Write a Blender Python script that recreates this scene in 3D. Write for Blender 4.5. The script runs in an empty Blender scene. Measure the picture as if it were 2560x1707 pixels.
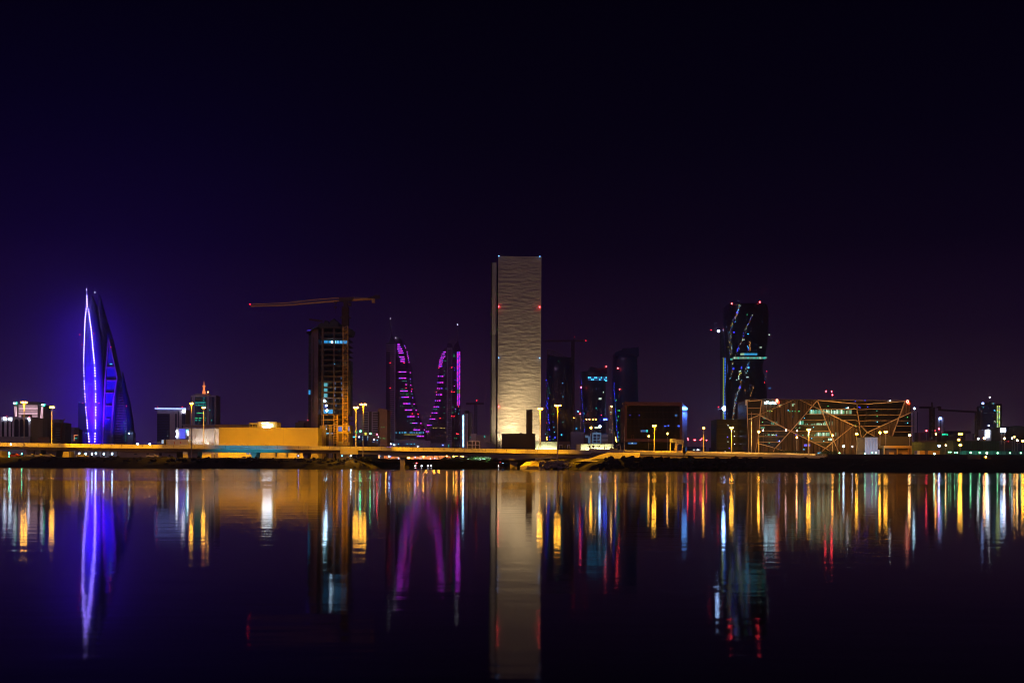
import bpy, bmesh, math, random
from mathutils import Vector, Matrix, noise
from mathutils.bvhtree import BVHTree
random.seed(7)
R = math.radians
scene = bpy.context.scene
col = scene.collection

# ------------------------------------------------------------------ camera
FL, HZ, CAMH, ROLL = 2560 * 35 / 36, 1167.0, 0.9, R(0.25)
cam = bpy.data.objects.new('camera', bpy.data.cameras.new('camera'))
col.objects.link(cam)
cam.data.lens = 35; cam.data.sensor_width = 36
cam.data.shift_y = (HZ - 853.5) / 2560
cam.data.clip_start = 0.3; cam.data.clip_end = 20000
cam.matrix_world = Matrix.Translation((0, 0, CAMH)) @ Matrix.Rotation(R(90), 4, 'X') @ Matrix.Rotation(ROLL, 4, 'Z')
scene.camera = cam
scene.view_settings.view_transform = 'Standard'
scene.view_settings.look = 'None'
scene.view_settings.exposure = 0.0
scene.view_settings.gamma = 1.0
scene.cycles.use_denoising = True
scene.cycles.pixel_filter_type = 'BLACKMAN_HARRIS'; scene.cycles.filter_width = 1.05
scene.cycles.max_bounces = 6
scene.cycles.volume_bounces = 0
scene.cycles.use_light_tree = True
scene.cycles.sample_clamp_indirect = 6.0
scene.cycles.caustics_reflective = False
scene.cycles.caustics_refractive = False

# ------------------------------------------------------------------ night sky
w = bpy.data.worlds.new('World'); scene.world = w; w.use_nodes = True
nt = w.node_tree; nt.nodes.clear()
out = nt.nodes.new('ShaderNodeOutputWorld'); bg = nt.nodes.new('ShaderNodeBackground')
nt.links.new(bg.outputs[0], out.inputs[0])
tc = nt.nodes.new('ShaderNodeTexCoord'); sx = nt.nodes.new('ShaderNodeSeparateXYZ')
nt.links.new(tc.outputs['Generated'], sx.inputs[0])
ab = nt.nodes.new('ShaderNodeMath'); ab.operation = 'ABSOLUTE'; nt.links.new(sx.outputs[2], ab.inputs[0])
ramp = nt.nodes.new('ShaderNodeValToRGB'); nt.links.new(ab.outputs[0], ramp.inputs[0])
stops = [(0.0, (.041, .0190, .047)), (.06, (.0245, .0094, .0310)), (.13, (.0088, .0028, .0170)), (.21, (.0025, .0006, .0080)), (.31, (.0010, .0002, .0048)), (.50, (.0003, .0001, .0022))]
el = ramp.color_ramp.elements
el[0].position = 0; el[0].color = (*stops[0][1], 1)
el[1].position = stops[-1][0]; el[1].color = (*stops[-1][1], 1)
for p, c in stops[1:-1]:
    e = el.new(p); e.color = (*c, 1)
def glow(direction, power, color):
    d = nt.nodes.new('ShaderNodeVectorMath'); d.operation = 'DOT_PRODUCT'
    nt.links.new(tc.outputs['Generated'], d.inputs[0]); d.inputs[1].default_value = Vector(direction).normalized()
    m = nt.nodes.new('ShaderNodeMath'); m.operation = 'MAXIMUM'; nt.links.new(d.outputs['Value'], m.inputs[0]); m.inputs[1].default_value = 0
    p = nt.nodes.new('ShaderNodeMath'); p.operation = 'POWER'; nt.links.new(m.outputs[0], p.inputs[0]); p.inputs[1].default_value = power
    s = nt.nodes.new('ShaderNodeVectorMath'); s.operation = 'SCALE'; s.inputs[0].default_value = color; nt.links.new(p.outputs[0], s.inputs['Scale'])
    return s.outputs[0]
def addv(a, b):
    n = nt.nodes.new('ShaderNodeVectorMath'); n.operation = 'ADD'; nt.links.new(a, n.inputs[0]); nt.links.new(b, n.inputs[1]); return n.outputs[0]
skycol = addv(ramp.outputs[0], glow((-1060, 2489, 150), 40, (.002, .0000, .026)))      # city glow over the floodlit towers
skycol = addv(skycol, glow((-1060, 2489, 190), 420, (.007, .0000, .12)))  # narrower blue halo painted into the sky behind the towers
for z_ in (60, 190, 320): skycol = addv(skycol, glow((-1058, 2489, z_), 2600, (.014, 0, .27)))  # tight lens bloom of the outlined tower, painted into the sky
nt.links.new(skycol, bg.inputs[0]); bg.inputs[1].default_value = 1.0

# added lilac fill sun from behind the camera, brightens every facade
sun = bpy.data.objects.new('moonlight', bpy.data.lights.new('moonlight', 'SUN')); col.objects.link(sun)  # added facade fill, not moonlight
sun.data.energy = 0.24; sun.data.angle = R(12); sun.data.color = (.80, .48, 1.0)
sun.rotation_euler = (R(62), 0, R(-25))

# ------------------------------------------------------------------ helpers
def W(px, py, Y):
    """a pixel of the photograph (2560 wide) at the real distance Y -> world point"""
    dx, dy = px - 1280, HZ - py
    c, s = math.cos(ROLL), math.sin(ROLL)
    return Vector(((dx * c - dy * s) / FL * Y, Y, (dy * c + dx * s) / FL * Y + CAMH))
def M2(px, Y): return px / FL * Y                      # size in pixels -> metres at Y
def crop(x0, y0, s): return lambda x, y: (x0 + x / s, y0 + y / s)
c1, c2, c3 = crop(0, 960, 6.918), crop(150, 700, 3.265), crop(320, 940, 6.532)
c4, c5, ch = crop(620, 720, 6.532), crop(620, 940, 6.532), crop(940, 780, 3.92)
cc, ck, cn = crop(1140, 960, 6.533), crop(1340, 820, 4.357), crop(1480, 940, 5.88)
ct, cb, cd, ce = crop(1760, 730, 4.75), crop(1780, 960, 7.128), crop(2020, 960, 7.128), crop(2260, 960, 7.127)

MATS = {}
def mat(name, color, rough=.7, var=.25, scale=.6, bump=0.0, metal=0.0, stretch=(1, 1, 1), spec=.5):
    if name in MATS: return MATS[name]
    m = bpy.data.materials.new(name); m.use_nodes = True; n = m.node_tree.nodes; l = m.node_tree.links
    b = n['Principled BSDF']; b.inputs['Roughness'].default_value = rough; b.inputs['Metallic'].default_value = metal
    b.inputs['Specular IOR Level'].default_value = spec
    t = n.new('ShaderNodeTexCoord'); mp = n.new('ShaderNodeMapping'); mp.inputs['Scale'].default_value = stretch
    l.new(t.outputs['Object'], mp.inputs[0])
    nz = n.new('ShaderNodeTexNoise'); nz.inputs['Scale'].default_value = scale; nz.inputs['Detail'].default_value = 6
    l.new(mp.outputs[0], nz.inputs['Vector'])
    r = n.new('ShaderNodeValToRGB'); l.new(nz.outputs['Fac'], r.inputs[0])
    r.color_ramp.elements[0].position = .3; r.color_ramp.elements[1].position = .7
    r.color_ramp.elements[0].color = (*[c * (1 - var) for c in color], 1)
    r.color_ramp.elements[1].color = (*[min(1, c * (1 + var)) for c in color], 1)
    l.new(r.outputs[0], b.inputs['Base Color'])
    if bump:
        bm = n.new('ShaderNodeBump'); bm.inputs['Strength'].default_value = bump; bm.inputs['Distance'].default_value = .3
        l.new(nz.outputs['Fac'], bm.inputs['Height']); l.new(bm.outputs[0], b.inputs['Normal'])
    MATS[name] = m; return m
def em(name, color, strength):
    k = 'glow_' + name
    if k in MATS: return MATS[k]
    m = bpy.data.materials.new(k); m.use_nodes = True; n = m.node_tree.nodes
    b = n['Principled BSDF']; b.inputs['Base Color'].default_value = (.05, .05, .05, 1)
    b.inputs['Emission Color'].default_value = (*color, 1); b.inputs['Emission Strength'].default_value = strength
    MATS[k] = m; return m

class MB:
    def __init__(s): s.v = []; s.f = []; s.mi = []; s.cm = 0
    def add(s, vs, fs):
        o = len(s.v); s.v += [Vector(p) for p in vs]; s.f += [[i + o for i in f] for f in fs]; s.mi += [s.cm] * len(fs); return s
    def box(s, x0, x1, y0, y1, z0, z1):
        return s.add([(x0, y0, z0), (x1, y0, z0), (x1, y1, z0), (x0, y1, z0), (x0, y0, z1), (x1, y0, z1), (x1, y1, z1), (x0, y1, z1)],
                     [(0, 3, 2, 1), (4, 5, 6, 7), (0, 1, 5, 4), (1, 2, 6, 5), (2, 3, 7, 6), (3, 0, 4, 7)])
    def prism(s, pts, y0, y1):
        n = len(pts)
        vs = [(p[0], y0, p[1]) for p in pts] + [(p[0], y1, p[1]) for p in pts]
        return s.add(vs, [list(range(n)), list(range(2 * n - 1, n - 1, -1))] + [((i + 1) % n, i, i + n, (i + 1) % n + n) for i in range(n)])
    def beam(s, a, b, w, d):
        """a bar between two points: w across its length in the facade, d deep"""
        a, b = Vector(a), Vector(b); t = (b - a).normalized(); y = Vector((0, 1, 0))
        u = t.cross(y)
        if u.length < .01: u = Vector((1, 0, 0))
        u.normalize(); q = t.cross(u).normalized()
        vs = [p + u * i * w / 2 + q * j * d / 2 for p in (a, b) for i, j in ((-1, -1), (1, -1), (1, 1), (-1, 1))]
        return s.add(vs, [(0, 1, 2, 3), (7, 6, 5, 4), (0, 4, 5, 1), (1, 5, 6, 2), (2, 6, 7, 3), (3, 7, 4, 0)])
    def tube(s, a, b, r0, r1, n=8):
        a, b = Vector(a), Vector(b); t = (b - a).normalized(); u = t.orthogonal().normalized(); q = t.cross(u)
        vs = []
        for p, r in ((a, r0), (b, r1)):
            vs += [p + (u * math.cos(k * math.tau / n) + q * math.sin(k * math.tau / n)) * r for k in range(n)]
        return s.add(vs, [(k, (k + 1) % n, (k + 1) % n + n, k + n) for k in range(n)] + [list(range(n - 1, -1, -1)), list(range(n, 2 * n))])
    def blob(s, c, rx, ry=None, rz=None, n=10, m=6):
        ry = ry or rx; rz = rz or rx; c = Vector(c)
        vs = [c + Vector((0, 0, -rz))]
        for j in range(1, m):
            ph = -math.pi / 2 + math.pi * j / m
            for k in range(n):
                th = math.tau * k / n
                vs.append(c + Vector((rx * math.cos(ph) * math.cos(th), ry * math.cos(ph) * math.sin(th), rz * math.sin(ph))))
        vs.append(c + Vector((0, 0, rz)))
        fs = [(0, 1 + (k + 1) % n, 1 + k) for k in range(n)]
        for j in range(m - 2):
            for k in range(n):
                a = 1 + j * n + k; b = 1 + j * n + (k + 1) % n
                fs.append((a, b, b + n, a + n))
        L = len(vs) - 1; o = 1 + (m - 2) * n
        fs += [(o + k, o + (k + 1) % n, L) for k in range(n)]
        return s.add(vs, fs)
    def rings(s, rs, cap=True):
        n = len(rs[0]); vs = [p for r in rs for p in r]
        fs = [(j * n + k, j * n + (k + 1) % n, (j + 1) * n + (k + 1) % n, (j + 1) * n + k) for j in range(len(rs) - 1) for k in range(n)]
        if cap: fs += [list(range(n - 1, -1, -1)), list(range((len(rs) - 1) * n, len(rs) * n))]
        return s.add(vs, fs)
    def build(s, name, m, parent=None, smooth=False, origin=None):
        if parent is not None: o = ORG[parent.name]
        elif origin is not None: o = Vector(origin)
        else:
            xs = [p.x for p in s.v]; ys = [p.y for p in s.v]; o = Vector(((min(xs) + max(xs)) / 2, (min(ys) + max(ys)) / 2, min(p.z for p in s.v)))
        me = bpy.data.meshes.new(name); me.from_pydata([p - o for p in s.v], [], s.f); me.update()
        bm = bmesh.new(); bm.from_mesh(me); bmesh.ops.recalc_face_normals(bm, faces=bm.faces); bm.to_mesh(me); bm.free()
        for x in (m if isinstance(m, (list, tuple)) else [m]): me.materials.append(x)
        if isinstance(m, (list, tuple)): me.polygons.foreach_set('material_index', s.mi)
        if smooth:
            me.polygons.foreach_set('use_smooth', [True] * len(me.polygons))
        ob = bpy.data.objects.new(name, me); col.objects.link(ob)
        if parent is not None: ob.parent = parent
        else: ob.location = o
        ORG[ob.name] = o
        return ob
    def bvh(s): return BVHTree.FromPolygons([tuple(p) for p in s.v], s.f)
ORG = {}
def tag(o, label=None, cat=None, group=None, kind=None):
    if label: o['label'] = label
    if cat: o['category'] = cat
    if group: o['group'] = group
    if kind: o['kind'] = kind
    return o
def thing(name, label, cat, loc, group=None):
    o = bpy.data.objects.new(name, None); col.objects.link(o); o.location = loc; o.empty_display_size = 1
    ORG[o.name] = Vector(loc); return tag(o, label, cat, group)
SHARED = {}
def _unit(kind, m):
    k = (kind, m.name)
    if k not in SHARED:
        b = MB(); b.box(-.5, .5, -.5, .5, -.5, .5) if kind == 'box' else b.blob((0, 0, 0), .5, n=8, m=6)
        me = bpy.data.meshes.new(kind + '_' + m.name); me.from_pydata(b.v, [], b.f); me.update(); me.materials.append(m)
        if kind != 'box': me.polygons.foreach_set('use_smooth', [True] * len(me.polygons))
        SHARED[k] = me
    return SHARED[k]
def piece(name, m, parent, c, size, kind='box'):
    """a child part made from a shared box or ball, placed in world space"""
    ob = bpy.data.objects.new(name, _unit(kind, m)); col.objects.link(ob); ob.parent = parent
    ob.location = Vector(c) - ORG[parent.name]; ob.scale = size; return ob
def pane(name, m, parent, p0, p1, Y, d=.3, kind='box'):
    """box part spanning two pixels, its front d in front of the wall at Y"""
    a, b = W(p0[0], p0[1], Y), W(p1[0], p1[1], Y); c = (a + b) / 2
    return piece(name, m, parent, (c.x, Y - d / 2 + .01, c.z), (max(.05, abs(b.x - a.x)), d, max(.05, abs(b.z - a.z))), kind)
def dot(name, m, parent, p, Y, rpx, d=.5):
    c = W(p[0], p[1], Y); r = 2 * M2(rpx, Y)
    return piece(name, m, parent, (c.x, Y - d, c.z), (r, r, r), 'ball')
def body(px0, px1, pyt, Y, depth, zb=3.5, b=None):
    a, c = W(px0, pyt, Y), W(px1, pyt, Y)
    if depth > 10: depth = max(9, depth * .42)
    return (b or MB()).box(a.x, c.x, Y, Y + depth, zb, (a.z + c.z) / 2)
def base(px, Y, z=4.0):
    p = W(px, 1150, Y); return (p.x, Y, z)
def loft(secs, Y, depth, n=16, zb=None, power=2.0, twist=0.0, dscale=True):
    """secs: (py, pxL, pxR). Returns the builder of a tower with rounded footprints"""
    rs = []; H = len(secs); wmax = max(s[2] - s[1] for s in secs)
    for i, (py, L, Rr) in enumerate(secs):
        a, c = W(L, py, Y), W(Rr, py, Y); z = (a.z + c.z) / 2
        if i == H - 1 and zb is not None: z = zb
        dd = depth * ((Rr - L) / wmax if dscale else 1)
        pts = []
        for k in range(n):
            t = math.tau * (k + .5) / n; cx, sy = math.cos(t), math.sin(t)
            q = (abs(cx) ** power + abs(sy) ** power) ** (-1 / power); X, Z = cx * q, sy * q
            tw = twist * i / H
            pts.append((X * math.cos(tw) - Z * math.sin(tw), X * math.sin(tw) + Z * math.cos(tw)))
        mx = max(p[0] for p in pts); my = max(p[1] for p in pts)
        rs.append([((a.x + c.x) / 2 + p[0] / mx * (c.x - a.x) / 2, Y + depth / 2 + p[1] / my * dd / 2, z) for p in pts])
    return MB().rings(rs[::-1])
def onto(tree, p, Y, off=.25):
    """the point of a surface that pixel p shows"""
    o = Vector((0, 0, CAMH)); d = (W(p[0], p[1], 100) - o).normalized()
    h = tree.ray_cast(o, d)
    if h[0] is None: q = W(p[0], p[1], Y); return q
    return h[0] - d * off
def lit(parent, items, Y, tree=None, d=.3, name='lit_window', limit=100, kind='box'):
    """items: (p, wpx, hpx, material): up to a hundred single windows, the rest one part"""
    items = sorted(items, key=lambda t: -t[1] * t[2])
    rest = {}
    for i, (p, wp, hp, m) in enumerate(items):
        c = onto(tree, p, Y) if tree else W(p[0], p[1], Y) - Vector((0, d / 2, 0))
        if i < limit: piece(name, m, parent, c, (M2(wp, Y), d, M2(hp, Y)), kind)
        else: rest.setdefault(m.name, (m, []))[1].append((c, M2(wp, Y), M2(hp, Y)))
    if rest:
        b = MB(); ms = []
        for k, (m, L) in rest.items():
            b.cm = len(ms); ms.append(m)
            for c, ww, hh in L: b.box(c.x - ww / 2, c.x + ww / 2, c.y - d / 2, c.y + d / 2, c.z - hh / 2, c.z + hh / 2)
        tag(b.build(name + 's', ms, parent), kind='stuff')
def spot(name, loc, target, energy, color, angle=60, blend=.6, radius=.3, parent=None):
    l = bpy.data.lights.new(name, 'SPOT'); l.energy = energy; l.color = color; l.spot_size = R(angle); l.spot_blend = blend; l.shadow_soft_size = radius
    o = bpy.data.objects.new(name, l); col.objects.link(o)
    o.rotation_euler = (Vector(target) - Vector(loc)).to_track_quat('-Z', 'Y').to_euler(); 
    if parent is not None: o.parent = parent; o.location = Vector(loc) - ORG[parent.name]
    else: o.location = loc
    return o

# ------------------------------------------------------------------ materials
SOD = (1.0, .41, .0); COOL = (.55, .75, 1.0); WARM = (1.0, .72, .42)
concrete = mat('concrete', (.34, .32, .29), .85, .18, .35, .1, stretch=(1, 1, 3))
fascia = mat('girder_concrete', (.30, .27, .22), .85, .2, .3, .1, stretch=(1, 1, 3))
darkcon = mat('raw_concrete', (.11, .09, .08), .9, .3, .25, .2)
lilac = mat('pale_render_wall', (.62, .56, .60), .8, .12, .1)
greywall = mat('grey_cladding', (.30, .28, .33), .7, .15, .1)
brownwall = mat('brown_wall', (.16, .11, .09), .8, .2, .2)
glassd = mat('dark_glass', (.012, .014, .03), .12, .4, .05, spec=.8)
glassb = mat('blue_glass', (.02, .02, .09), .2, .4, .05, spec=.8)
blackm = mat('black_cladding', (.012, .011, .014), .6, .3, .2)
yellowwall = mat('mall_render', (.55, .47, .14), .8, .07, .06, .05)
beige = mat('beige_render', (.55, .48, .40), .8, .08, .08)
stone = mat('pale_stone', (.46, .40, .29), .85, .10, .12, .05, stretch=(1, 1, 2.5))
steely = mat('galvanised_steel', (.45, .43, .40), .45, .15, 2, metal=.4)
craney = mat('crane_yellow_paint', (.65, .42, .05), .55, .2, 1)
craned = mat('crane_dark_steel', (.06, .035, .025), .7, .3, 1)
rockm = mat('dark_rock', (.014, .012, .011), .95, .5, .5, .6)
groundm = mat('earth', (.03, .025, .02), .95, .4, .08, .4)
asphalt = mat('asphalt', (.05, .05, .05), .9, .25, .5, .1)
tan = mat('tan_steel_frame', (.62, .44, .28), .6, .12, .3)
fin = mat('timber_fin', (.10, .055, .03), .7, .8, .35, stretch=(6, 1, .3))
slab = mat('slab_edge', (.48, .30, .15), .6, .12, .3)
leaf = mat('foliage', (.02, .035, .015), .8, .5, .8)
bark = mat('bark', (.10, .07, .05), .9, .3, 2, .3)
hoard = mat('green_hoarding', (.06, .12, .06), .7, .2, .15)
whitew = mat('white_panel', (.7, .7, .72), .6, .08, .2)
hullw = mat('hull_paint', (.5, .48, .45), .4, .1, 1)
carp = mat('car_paint', (.25, .24, .22), .35, .1, 1, metal=.2)
tyre = mat('rubber', (.02, .02, .02), .9, .2, 2)

E_sod = em('sodium', (1, .43, .035), 62); E_sodd = em('sodium_small', (1, .40, .05), 40); E_wht = em('cold_white', (.5, .78, 1), 30)
E_whs = em('white_small', (.85, .9, 1), 14); E_red = em('red', (1, .01, .03), 14); E_redb = em('red_bright', (1, .04, .06), 34)
E_strip = em('violet_strip', (.30, .20, 1), 24)
E_teal = em('teal', (.02, .45, .38), 1.6); E_cyan = em('cyan', (.05, .5, .9), 2.4); E_blue = em('blue', (.02, .03, 1), 2.6)
E_grn = em('green', (.03, .55, .16), 1.5); E_grnb = em('green_bright', (.25, 1, .45), 16); E_mag = em('magenta', (.62, .02, .62), 4.8); E_vio = em('violet', (.22, .06, 1), 3.6)
E_yel = em('yellow', (.75, .62, .08), 1.6); E_org = em('orange', (1, .38, .10), 1.2); E_pale = em('pale', (.55, .72, .6), 1.3)
E_dimb = em('dim_blue', (.03, .12, .35), .9); E_sign = em('sign_white', (.65, .82, 1), 12); E_pink = em('pink_white', (1, .62, .75), 1.5)
E_gl = em('green_white', (.35, .62, .38), 1.0); E_bsgn = em('blue_sign', (.12, .2, 1), 9); E_dimo = em('dim_orange', (.4, .14, .02), .8)
E_cel = em('celeste', (.12, .4, 1), 8); E_blup = em('blue_panel', (.10, .11, .95), 1.0); E_neon = em('neon_green', (0, .8, .4), 5)
# ------------------------------------------------------------------ water and land
wm = bpy.data.materials.new('calm_water'); wm.use_nodes = True; n = wm.node_tree.nodes; l = wm.node_tree.links; n.clear()
o_ = n.new('ShaderNodeOutputMaterial'); mix = n.new('ShaderNodeMixShader'); fr = n.new('ShaderNodeFresnel'); fr.inputs[0].default_value = 1.36
dif = n.new('ShaderNodeBsdfDiffuse'); dif.inputs[0].default_value = (.0015, .002, .004, 1)
gl = n.new('ShaderNodeBsdfGlossy'); gl.distribution = 'BECKMANN'; gl.inputs['Color'].default_value = (.95, .95, 1, 1)
geo = n.new('ShaderNodeNewGeometry'); sep = n.new('ShaderNodeSeparateXYZ'); l.new(geo.outputs['Position'], sep.inputs[0])
mp = n.new('ShaderNodeMapping'); mp.inputs['Scale'].default_value = (.012, .10, 1); l.new(geo.outputs['Position'], mp.inputs[0])
nz = n.new('ShaderNodeTexNoise'); nz.inputs['Scale'].default_value = 1; nz.inputs['Detail'].default_value = 3; l.new(mp.outputs[0], nz.inputs['Vector'])
sm = n.new('ShaderNodeMapRange'); sm.inputs[1].default_value = 55; sm.inputs[2].default_value = 66; sm.inputs[3].default_value = .074; sm.inputs[4].default_value = .115
ny = n.new('ShaderNodeMath'); ny.operation = 'MULTIPLY_ADD'; ny.inputs[1].default_value = 10; l.new(nz.outputs['Fac'], ny.inputs[0]); l.new(sep.outputs[1], ny.inputs[2])
l.new(ny.outputs[0], sm.inputs[0])
r2 = n.new('ShaderNodeMapRange'); r2.inputs[1].default_value = .35; r2.inputs[2].default_value = .65; r2.inputs[3].default_value = -.012; r2.inputs[4].default_value = .02; l.new(nz.outputs['Fac'], r2.inputs[0])
ad = n.new('ShaderNodeMath'); ad.operation = 'ADD'; l.new(sm.outputs[0], ad.inputs[0]); l.new(r2.outputs[0], ad.inputs[1]); l.new(ad.outputs[0], gl.inputs['Roughness'])
nw = n.new('ShaderNodeTexNoise'); nw.inputs['Scale'].default_value = 2.2; nw.inputs['Detail'].default_value = 2
mpw = n.new('ShaderNodeMapping'); mpw.inputs['Scale'].default_value = (.35, 1, 1); l.new(geo.outputs['Position'], mpw.inputs[0]); l.new(mpw.outputs[0], nw.inputs['Vector'])
bw = n.new('ShaderNodeBump'); bw.inputs['Strength'].default_value = 1; bw.inputs['Distance'].default_value = .0033; l.new(nw.outputs['Fac'], bw.inputs['Height'])
l.new(bw.outputs[0], gl.inputs['Normal'])
l.new(fr.outputs[0], mix.inputs[0]); l.new(dif.outputs[0], mix.inputs[1]); l.new(gl.outputs[0], mix.inputs[2]); l.new(mix.outputs[0], o_.inputs[0])
tag(MB().add([(-6000, -200, 0), (6000, -200, 0), (6000, 9000, 0), (-6000, 9000, 0)], [(0, 1, 2, 3)]).build('water', wm, origin=(0, 0, 0)), kind='structure')

edge = [(-1500, 372), (-600, 378), (0, 380), (500, 382), (880, 384), (925, 388), (950, 402), (958, 430), (963, 520), (972, 780), (1078, 780), (1108, 560), (1122, 532), (1180, 526),
        (1238, 532), (1256, 560), (1268, 640), (1282, 640), (1297, 440), (1303, 404), (1345, 378), (1470, 338), (1600, 320), (2060, 308), (3300, 300), (5200, 296)]
pts = []
for (a, b) in zip(edge, edge[1:]):
    pa = W(a[0], 1160, a[1]); pb = W(b[0], 1160, b[1]); L = max(1, int((pb - pa).length / 2.5))
    for k in range(L): q = pa.lerp(pb, k / L); pts.append(Vector((q.x, q.y, 0)))
q = W(edge[-1][0], 1160, edge[-1][1]); pts.append(Vector((q.x, q.y, 0)))
nrm = []
for i in range(len(pts)):
    t = (pts[min(i + 3, len(pts) - 1)] - pts[max(i - 3, 0)]); t.z = 0; t.normalize(); nrm.append(Vector((-t.y, t.x, 0)))
b = MB(); rows = []
prof = [(-1.5, -1.0, .2), (0, -.1, .3), (1.6, .9, .55), (3.4, 1.8, .6), (5.2, 2.6, .55), (6.8, 3.2, .5), (8.2, 3.85, .3), (9.0, 4.0, 0)]
for (dst, z, amp) in prof:
    row = []
    for i, p in enumerate(pts):
        q = p + nrm[i] * dst; k = noise.noise(Vector((q.x * .45, q.y * .45, z))) + .6 * noise.noise(Vector((q.x * 1.1, q.y * 1.1, 7)))
        row.append((q.x, q.y, z + amp * k * 1.3))
    rows.append(row)
N = len(pts); vs = [v for r in rows for v in r]; fs = [(j * N + i, j * N + i + 1, (j + 1) * N + i + 1, (j + 1) * N + i) for j in range(len(rows) - 1) for i in range(N - 1)]
tag(b.add(vs, fs).build('river_bank', rockm, origin=(0, 0, 0)), kind='structure')
top = [Vector((v[0], v[1], 4.0)) for v in rows[-1]] + [Vector((6500, 250, 4)), Vector((6500, 8500, 4)), Vector((-6500, 8500, 4)), Vector((-6500, 360, 4))]
bm = bmesh.new(); vv = [bm.verts.new(p) for p in top]; bm.faces.new(vv); bmesh.ops.triangulate(bm, faces=bm.faces[:]); me = bpy.data.meshes.new('ground'); bm.to_mesh(me); bm.free()
me.materials.append(groundm); go = bpy.data.objects.new('ground', me); col.objects.link(go); tag(go, kind='structure')

def rocks(name, count, fn, rmin, rmax, m=rockm, label=None):
    b = MB()
    for _ in range(count):
        x, y, z = fn(); r = random.uniform(rmin, rmax); o = len(b.v)
        b.blob((x, y, z), r * random.uniform(.9, 1.6), r, r * random.uniform(.6, .95), n=7, m=5)
        for v in b.v[o:]: v += Vector((noise.noise(v * 1.3), noise.noise(v * 1.3 + Vector((9, 0, 0))), noise.noise(v * 1.3 + Vector((0, 9, 0))))) * r * .7
    return tag(b.build(name, m), label, 'rocks', kind='stuff')
def onbank(px0, px1, Y0, Y1, z0, z1):
    def f():
        t = random.random(); Y = Y0 + (Y1 - Y0) * t; p = W(random.uniform(px0, px1), 1150, Y); return p.x, Y, z0 + (z1 - z0) * t
    return f
rocks('rock_armour', 260, onbank(1500, 2080, 313, 322, .6, 3.9), .5, 1.1, label='black rock armour along the right bank below the road wall')
rocks('rubble', 150, onbank(1350, 1480, 352, 370, .5, 3.2), .35, .8, mat('rubblestone', (.22, .19, .15), .95, .4, .6, .4), 'pale rubble on the bank under the end of the bridge')  # rubble in a paler tone than the bank rock
rocks('shore_stones', 220, onbank(-60, 930, 384, 392, 2.6, 4.1), .3, .75, label='dark stones and spoil along the crest of the left bank')

# ------------------------------------------------------------------ road bridge
path = [(-700, 1098.5, 402), (-300, 1102.6, 402), (0, 1106, 402), (300, 1110.6, 402), (600, 1113, 401), (900, 1115.8, 399), (1150, 1120, 394), (1300, 1122.8, 388), (1475, 1125, 377),
        (1600, 1129.2, 365), (1880, 1134.3, 345), (2068, 1138.4, 334)]
def pathat(px, k=0):
    for a, b_ in zip(path, path[1:]):
        if a[0] <= px <= b_[0]:
            t = (px - a[0]) / (b_[0] - a[0]); return a[1] + (b_[1] - a[1]) * t, a[2] + (b_[2] - a[2]) * t
    return (path[0] if px < path[0][0] else path[-1])[1:]
def sweep(px0, px1, sec, step=20):
    """sec(px) -> list of (dy, dz) relative to the parapet top at the near edge"""
    rs = []; k = max(2, int((px1 - px0) / step))
    for i in range(k + 1):
        px = px0 + (px1 - px0) * i / k; py, Y = pathat(px); p = W(px, py, Y)
        rs.append([(p.x, p.y + dy, p.z + dz) for dy, dz in sec(px)])
    return MB().rings(rs)
BR0, BR1 = -700, 1478
py, Y = pathat(0); p = W(0, py, Y)
bridge = thing('road_bridge', 'long low concrete road bridge crossing the water in sodium light', 'bridge', (p.x, p.y, 4))
sweep(BR0, BR1, lambda px: [(0, 0), (.35, 0), (.35, -1.25), (0, -1.25)]).build('parapet', concrete, bridge)
jm = mat('joint_dark', (.05, .045, .04), .9, .2, 1)
for k in range(58):
    px = BR0 + 640 + 26 * k; py, Y = pathat(px); p = W(px, py, Y); piece('parapet_joint', jm, bridge, (p.x, p.y + .03, p.z - .61), (.14, .12, 1.18))
for k in range(7):
    px = 40 + 190 * k + random.uniform(-50, 50); py, Y = pathat(px); p = W(px, py, Y); piece('drain_plate', steely, bridge, (p.x, p.y + .03, p.z - .62), (1, .12, .5))
sweep(BR0, BR1, lambda px: [(11.6, -.1), (11.9, -.1), (11.9, -1.15), (11.6, -1.15)]).build('parapet', concrete, bridge)
sweep(BR0, BR1, lambda px: [(-.25, -1.1), (12.2, -1.1), (12.2, -1.55), (-.25, -1.55)]).build('deck', concrete, bridge)
def haunch(px):
    h = 2.95
    for c0, a in ((1004, 1.1), (1282, 1.3)):
        h += a * max(0, 1 - abs(px - c0) / 95) ** 1.6
    if px < 900: h = 2.75
    if px > 1400: h = 2.9
    return [(.7, -1.52), (11.2, -1.52), (10.0, -h), (1.5, -h)]
sweep(BR0, BR1, haunch, 12).build('girder', fascia, bridge)
for px, wd in [(-180, 2.2), (-70, 2.2), (66, 2.0), (86, 1.7), (114, 1.7), (126, 1.5), (470, 1.6), (482, 1.4), (630, 1.5), (760, 1.5), (1004, 1.45), (1284, 2.3)]:
    py, Y = pathat(px); p = W(px, py, Y); b = MB()
    wet = px in (1004, 1284)
    zb = -1 if wet else 3.6
    top_ = p.z - 2.6
    b.prism([(p.x - wd * .5, zb), (p.x + wd * .5, zb), (p.x + wd * .8, top_), (p.x - wd * .8, top_)], p.y + 3, p.y + 9)
    o = b.build('pier', fascia if px != 1284 else darkcon, bridge)
    if wet:
        MB().tube((p.x, p.y + 6, -1), (p.x, p.y + 6, 1.3), 2.6 if px == 1004 else 3.4, 2.3 if px == 1004 else 3.0, 14).build('pile_cap', rockm, o)
def wallbit(name, m, parent, pts, Y, d, zs=None):
    P = [W(a[0], a[1], Y) for a in pts]; return MB().prism([(q.x, q.z) for q in P], Y, Y + d).build(name, m, parent)
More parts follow.
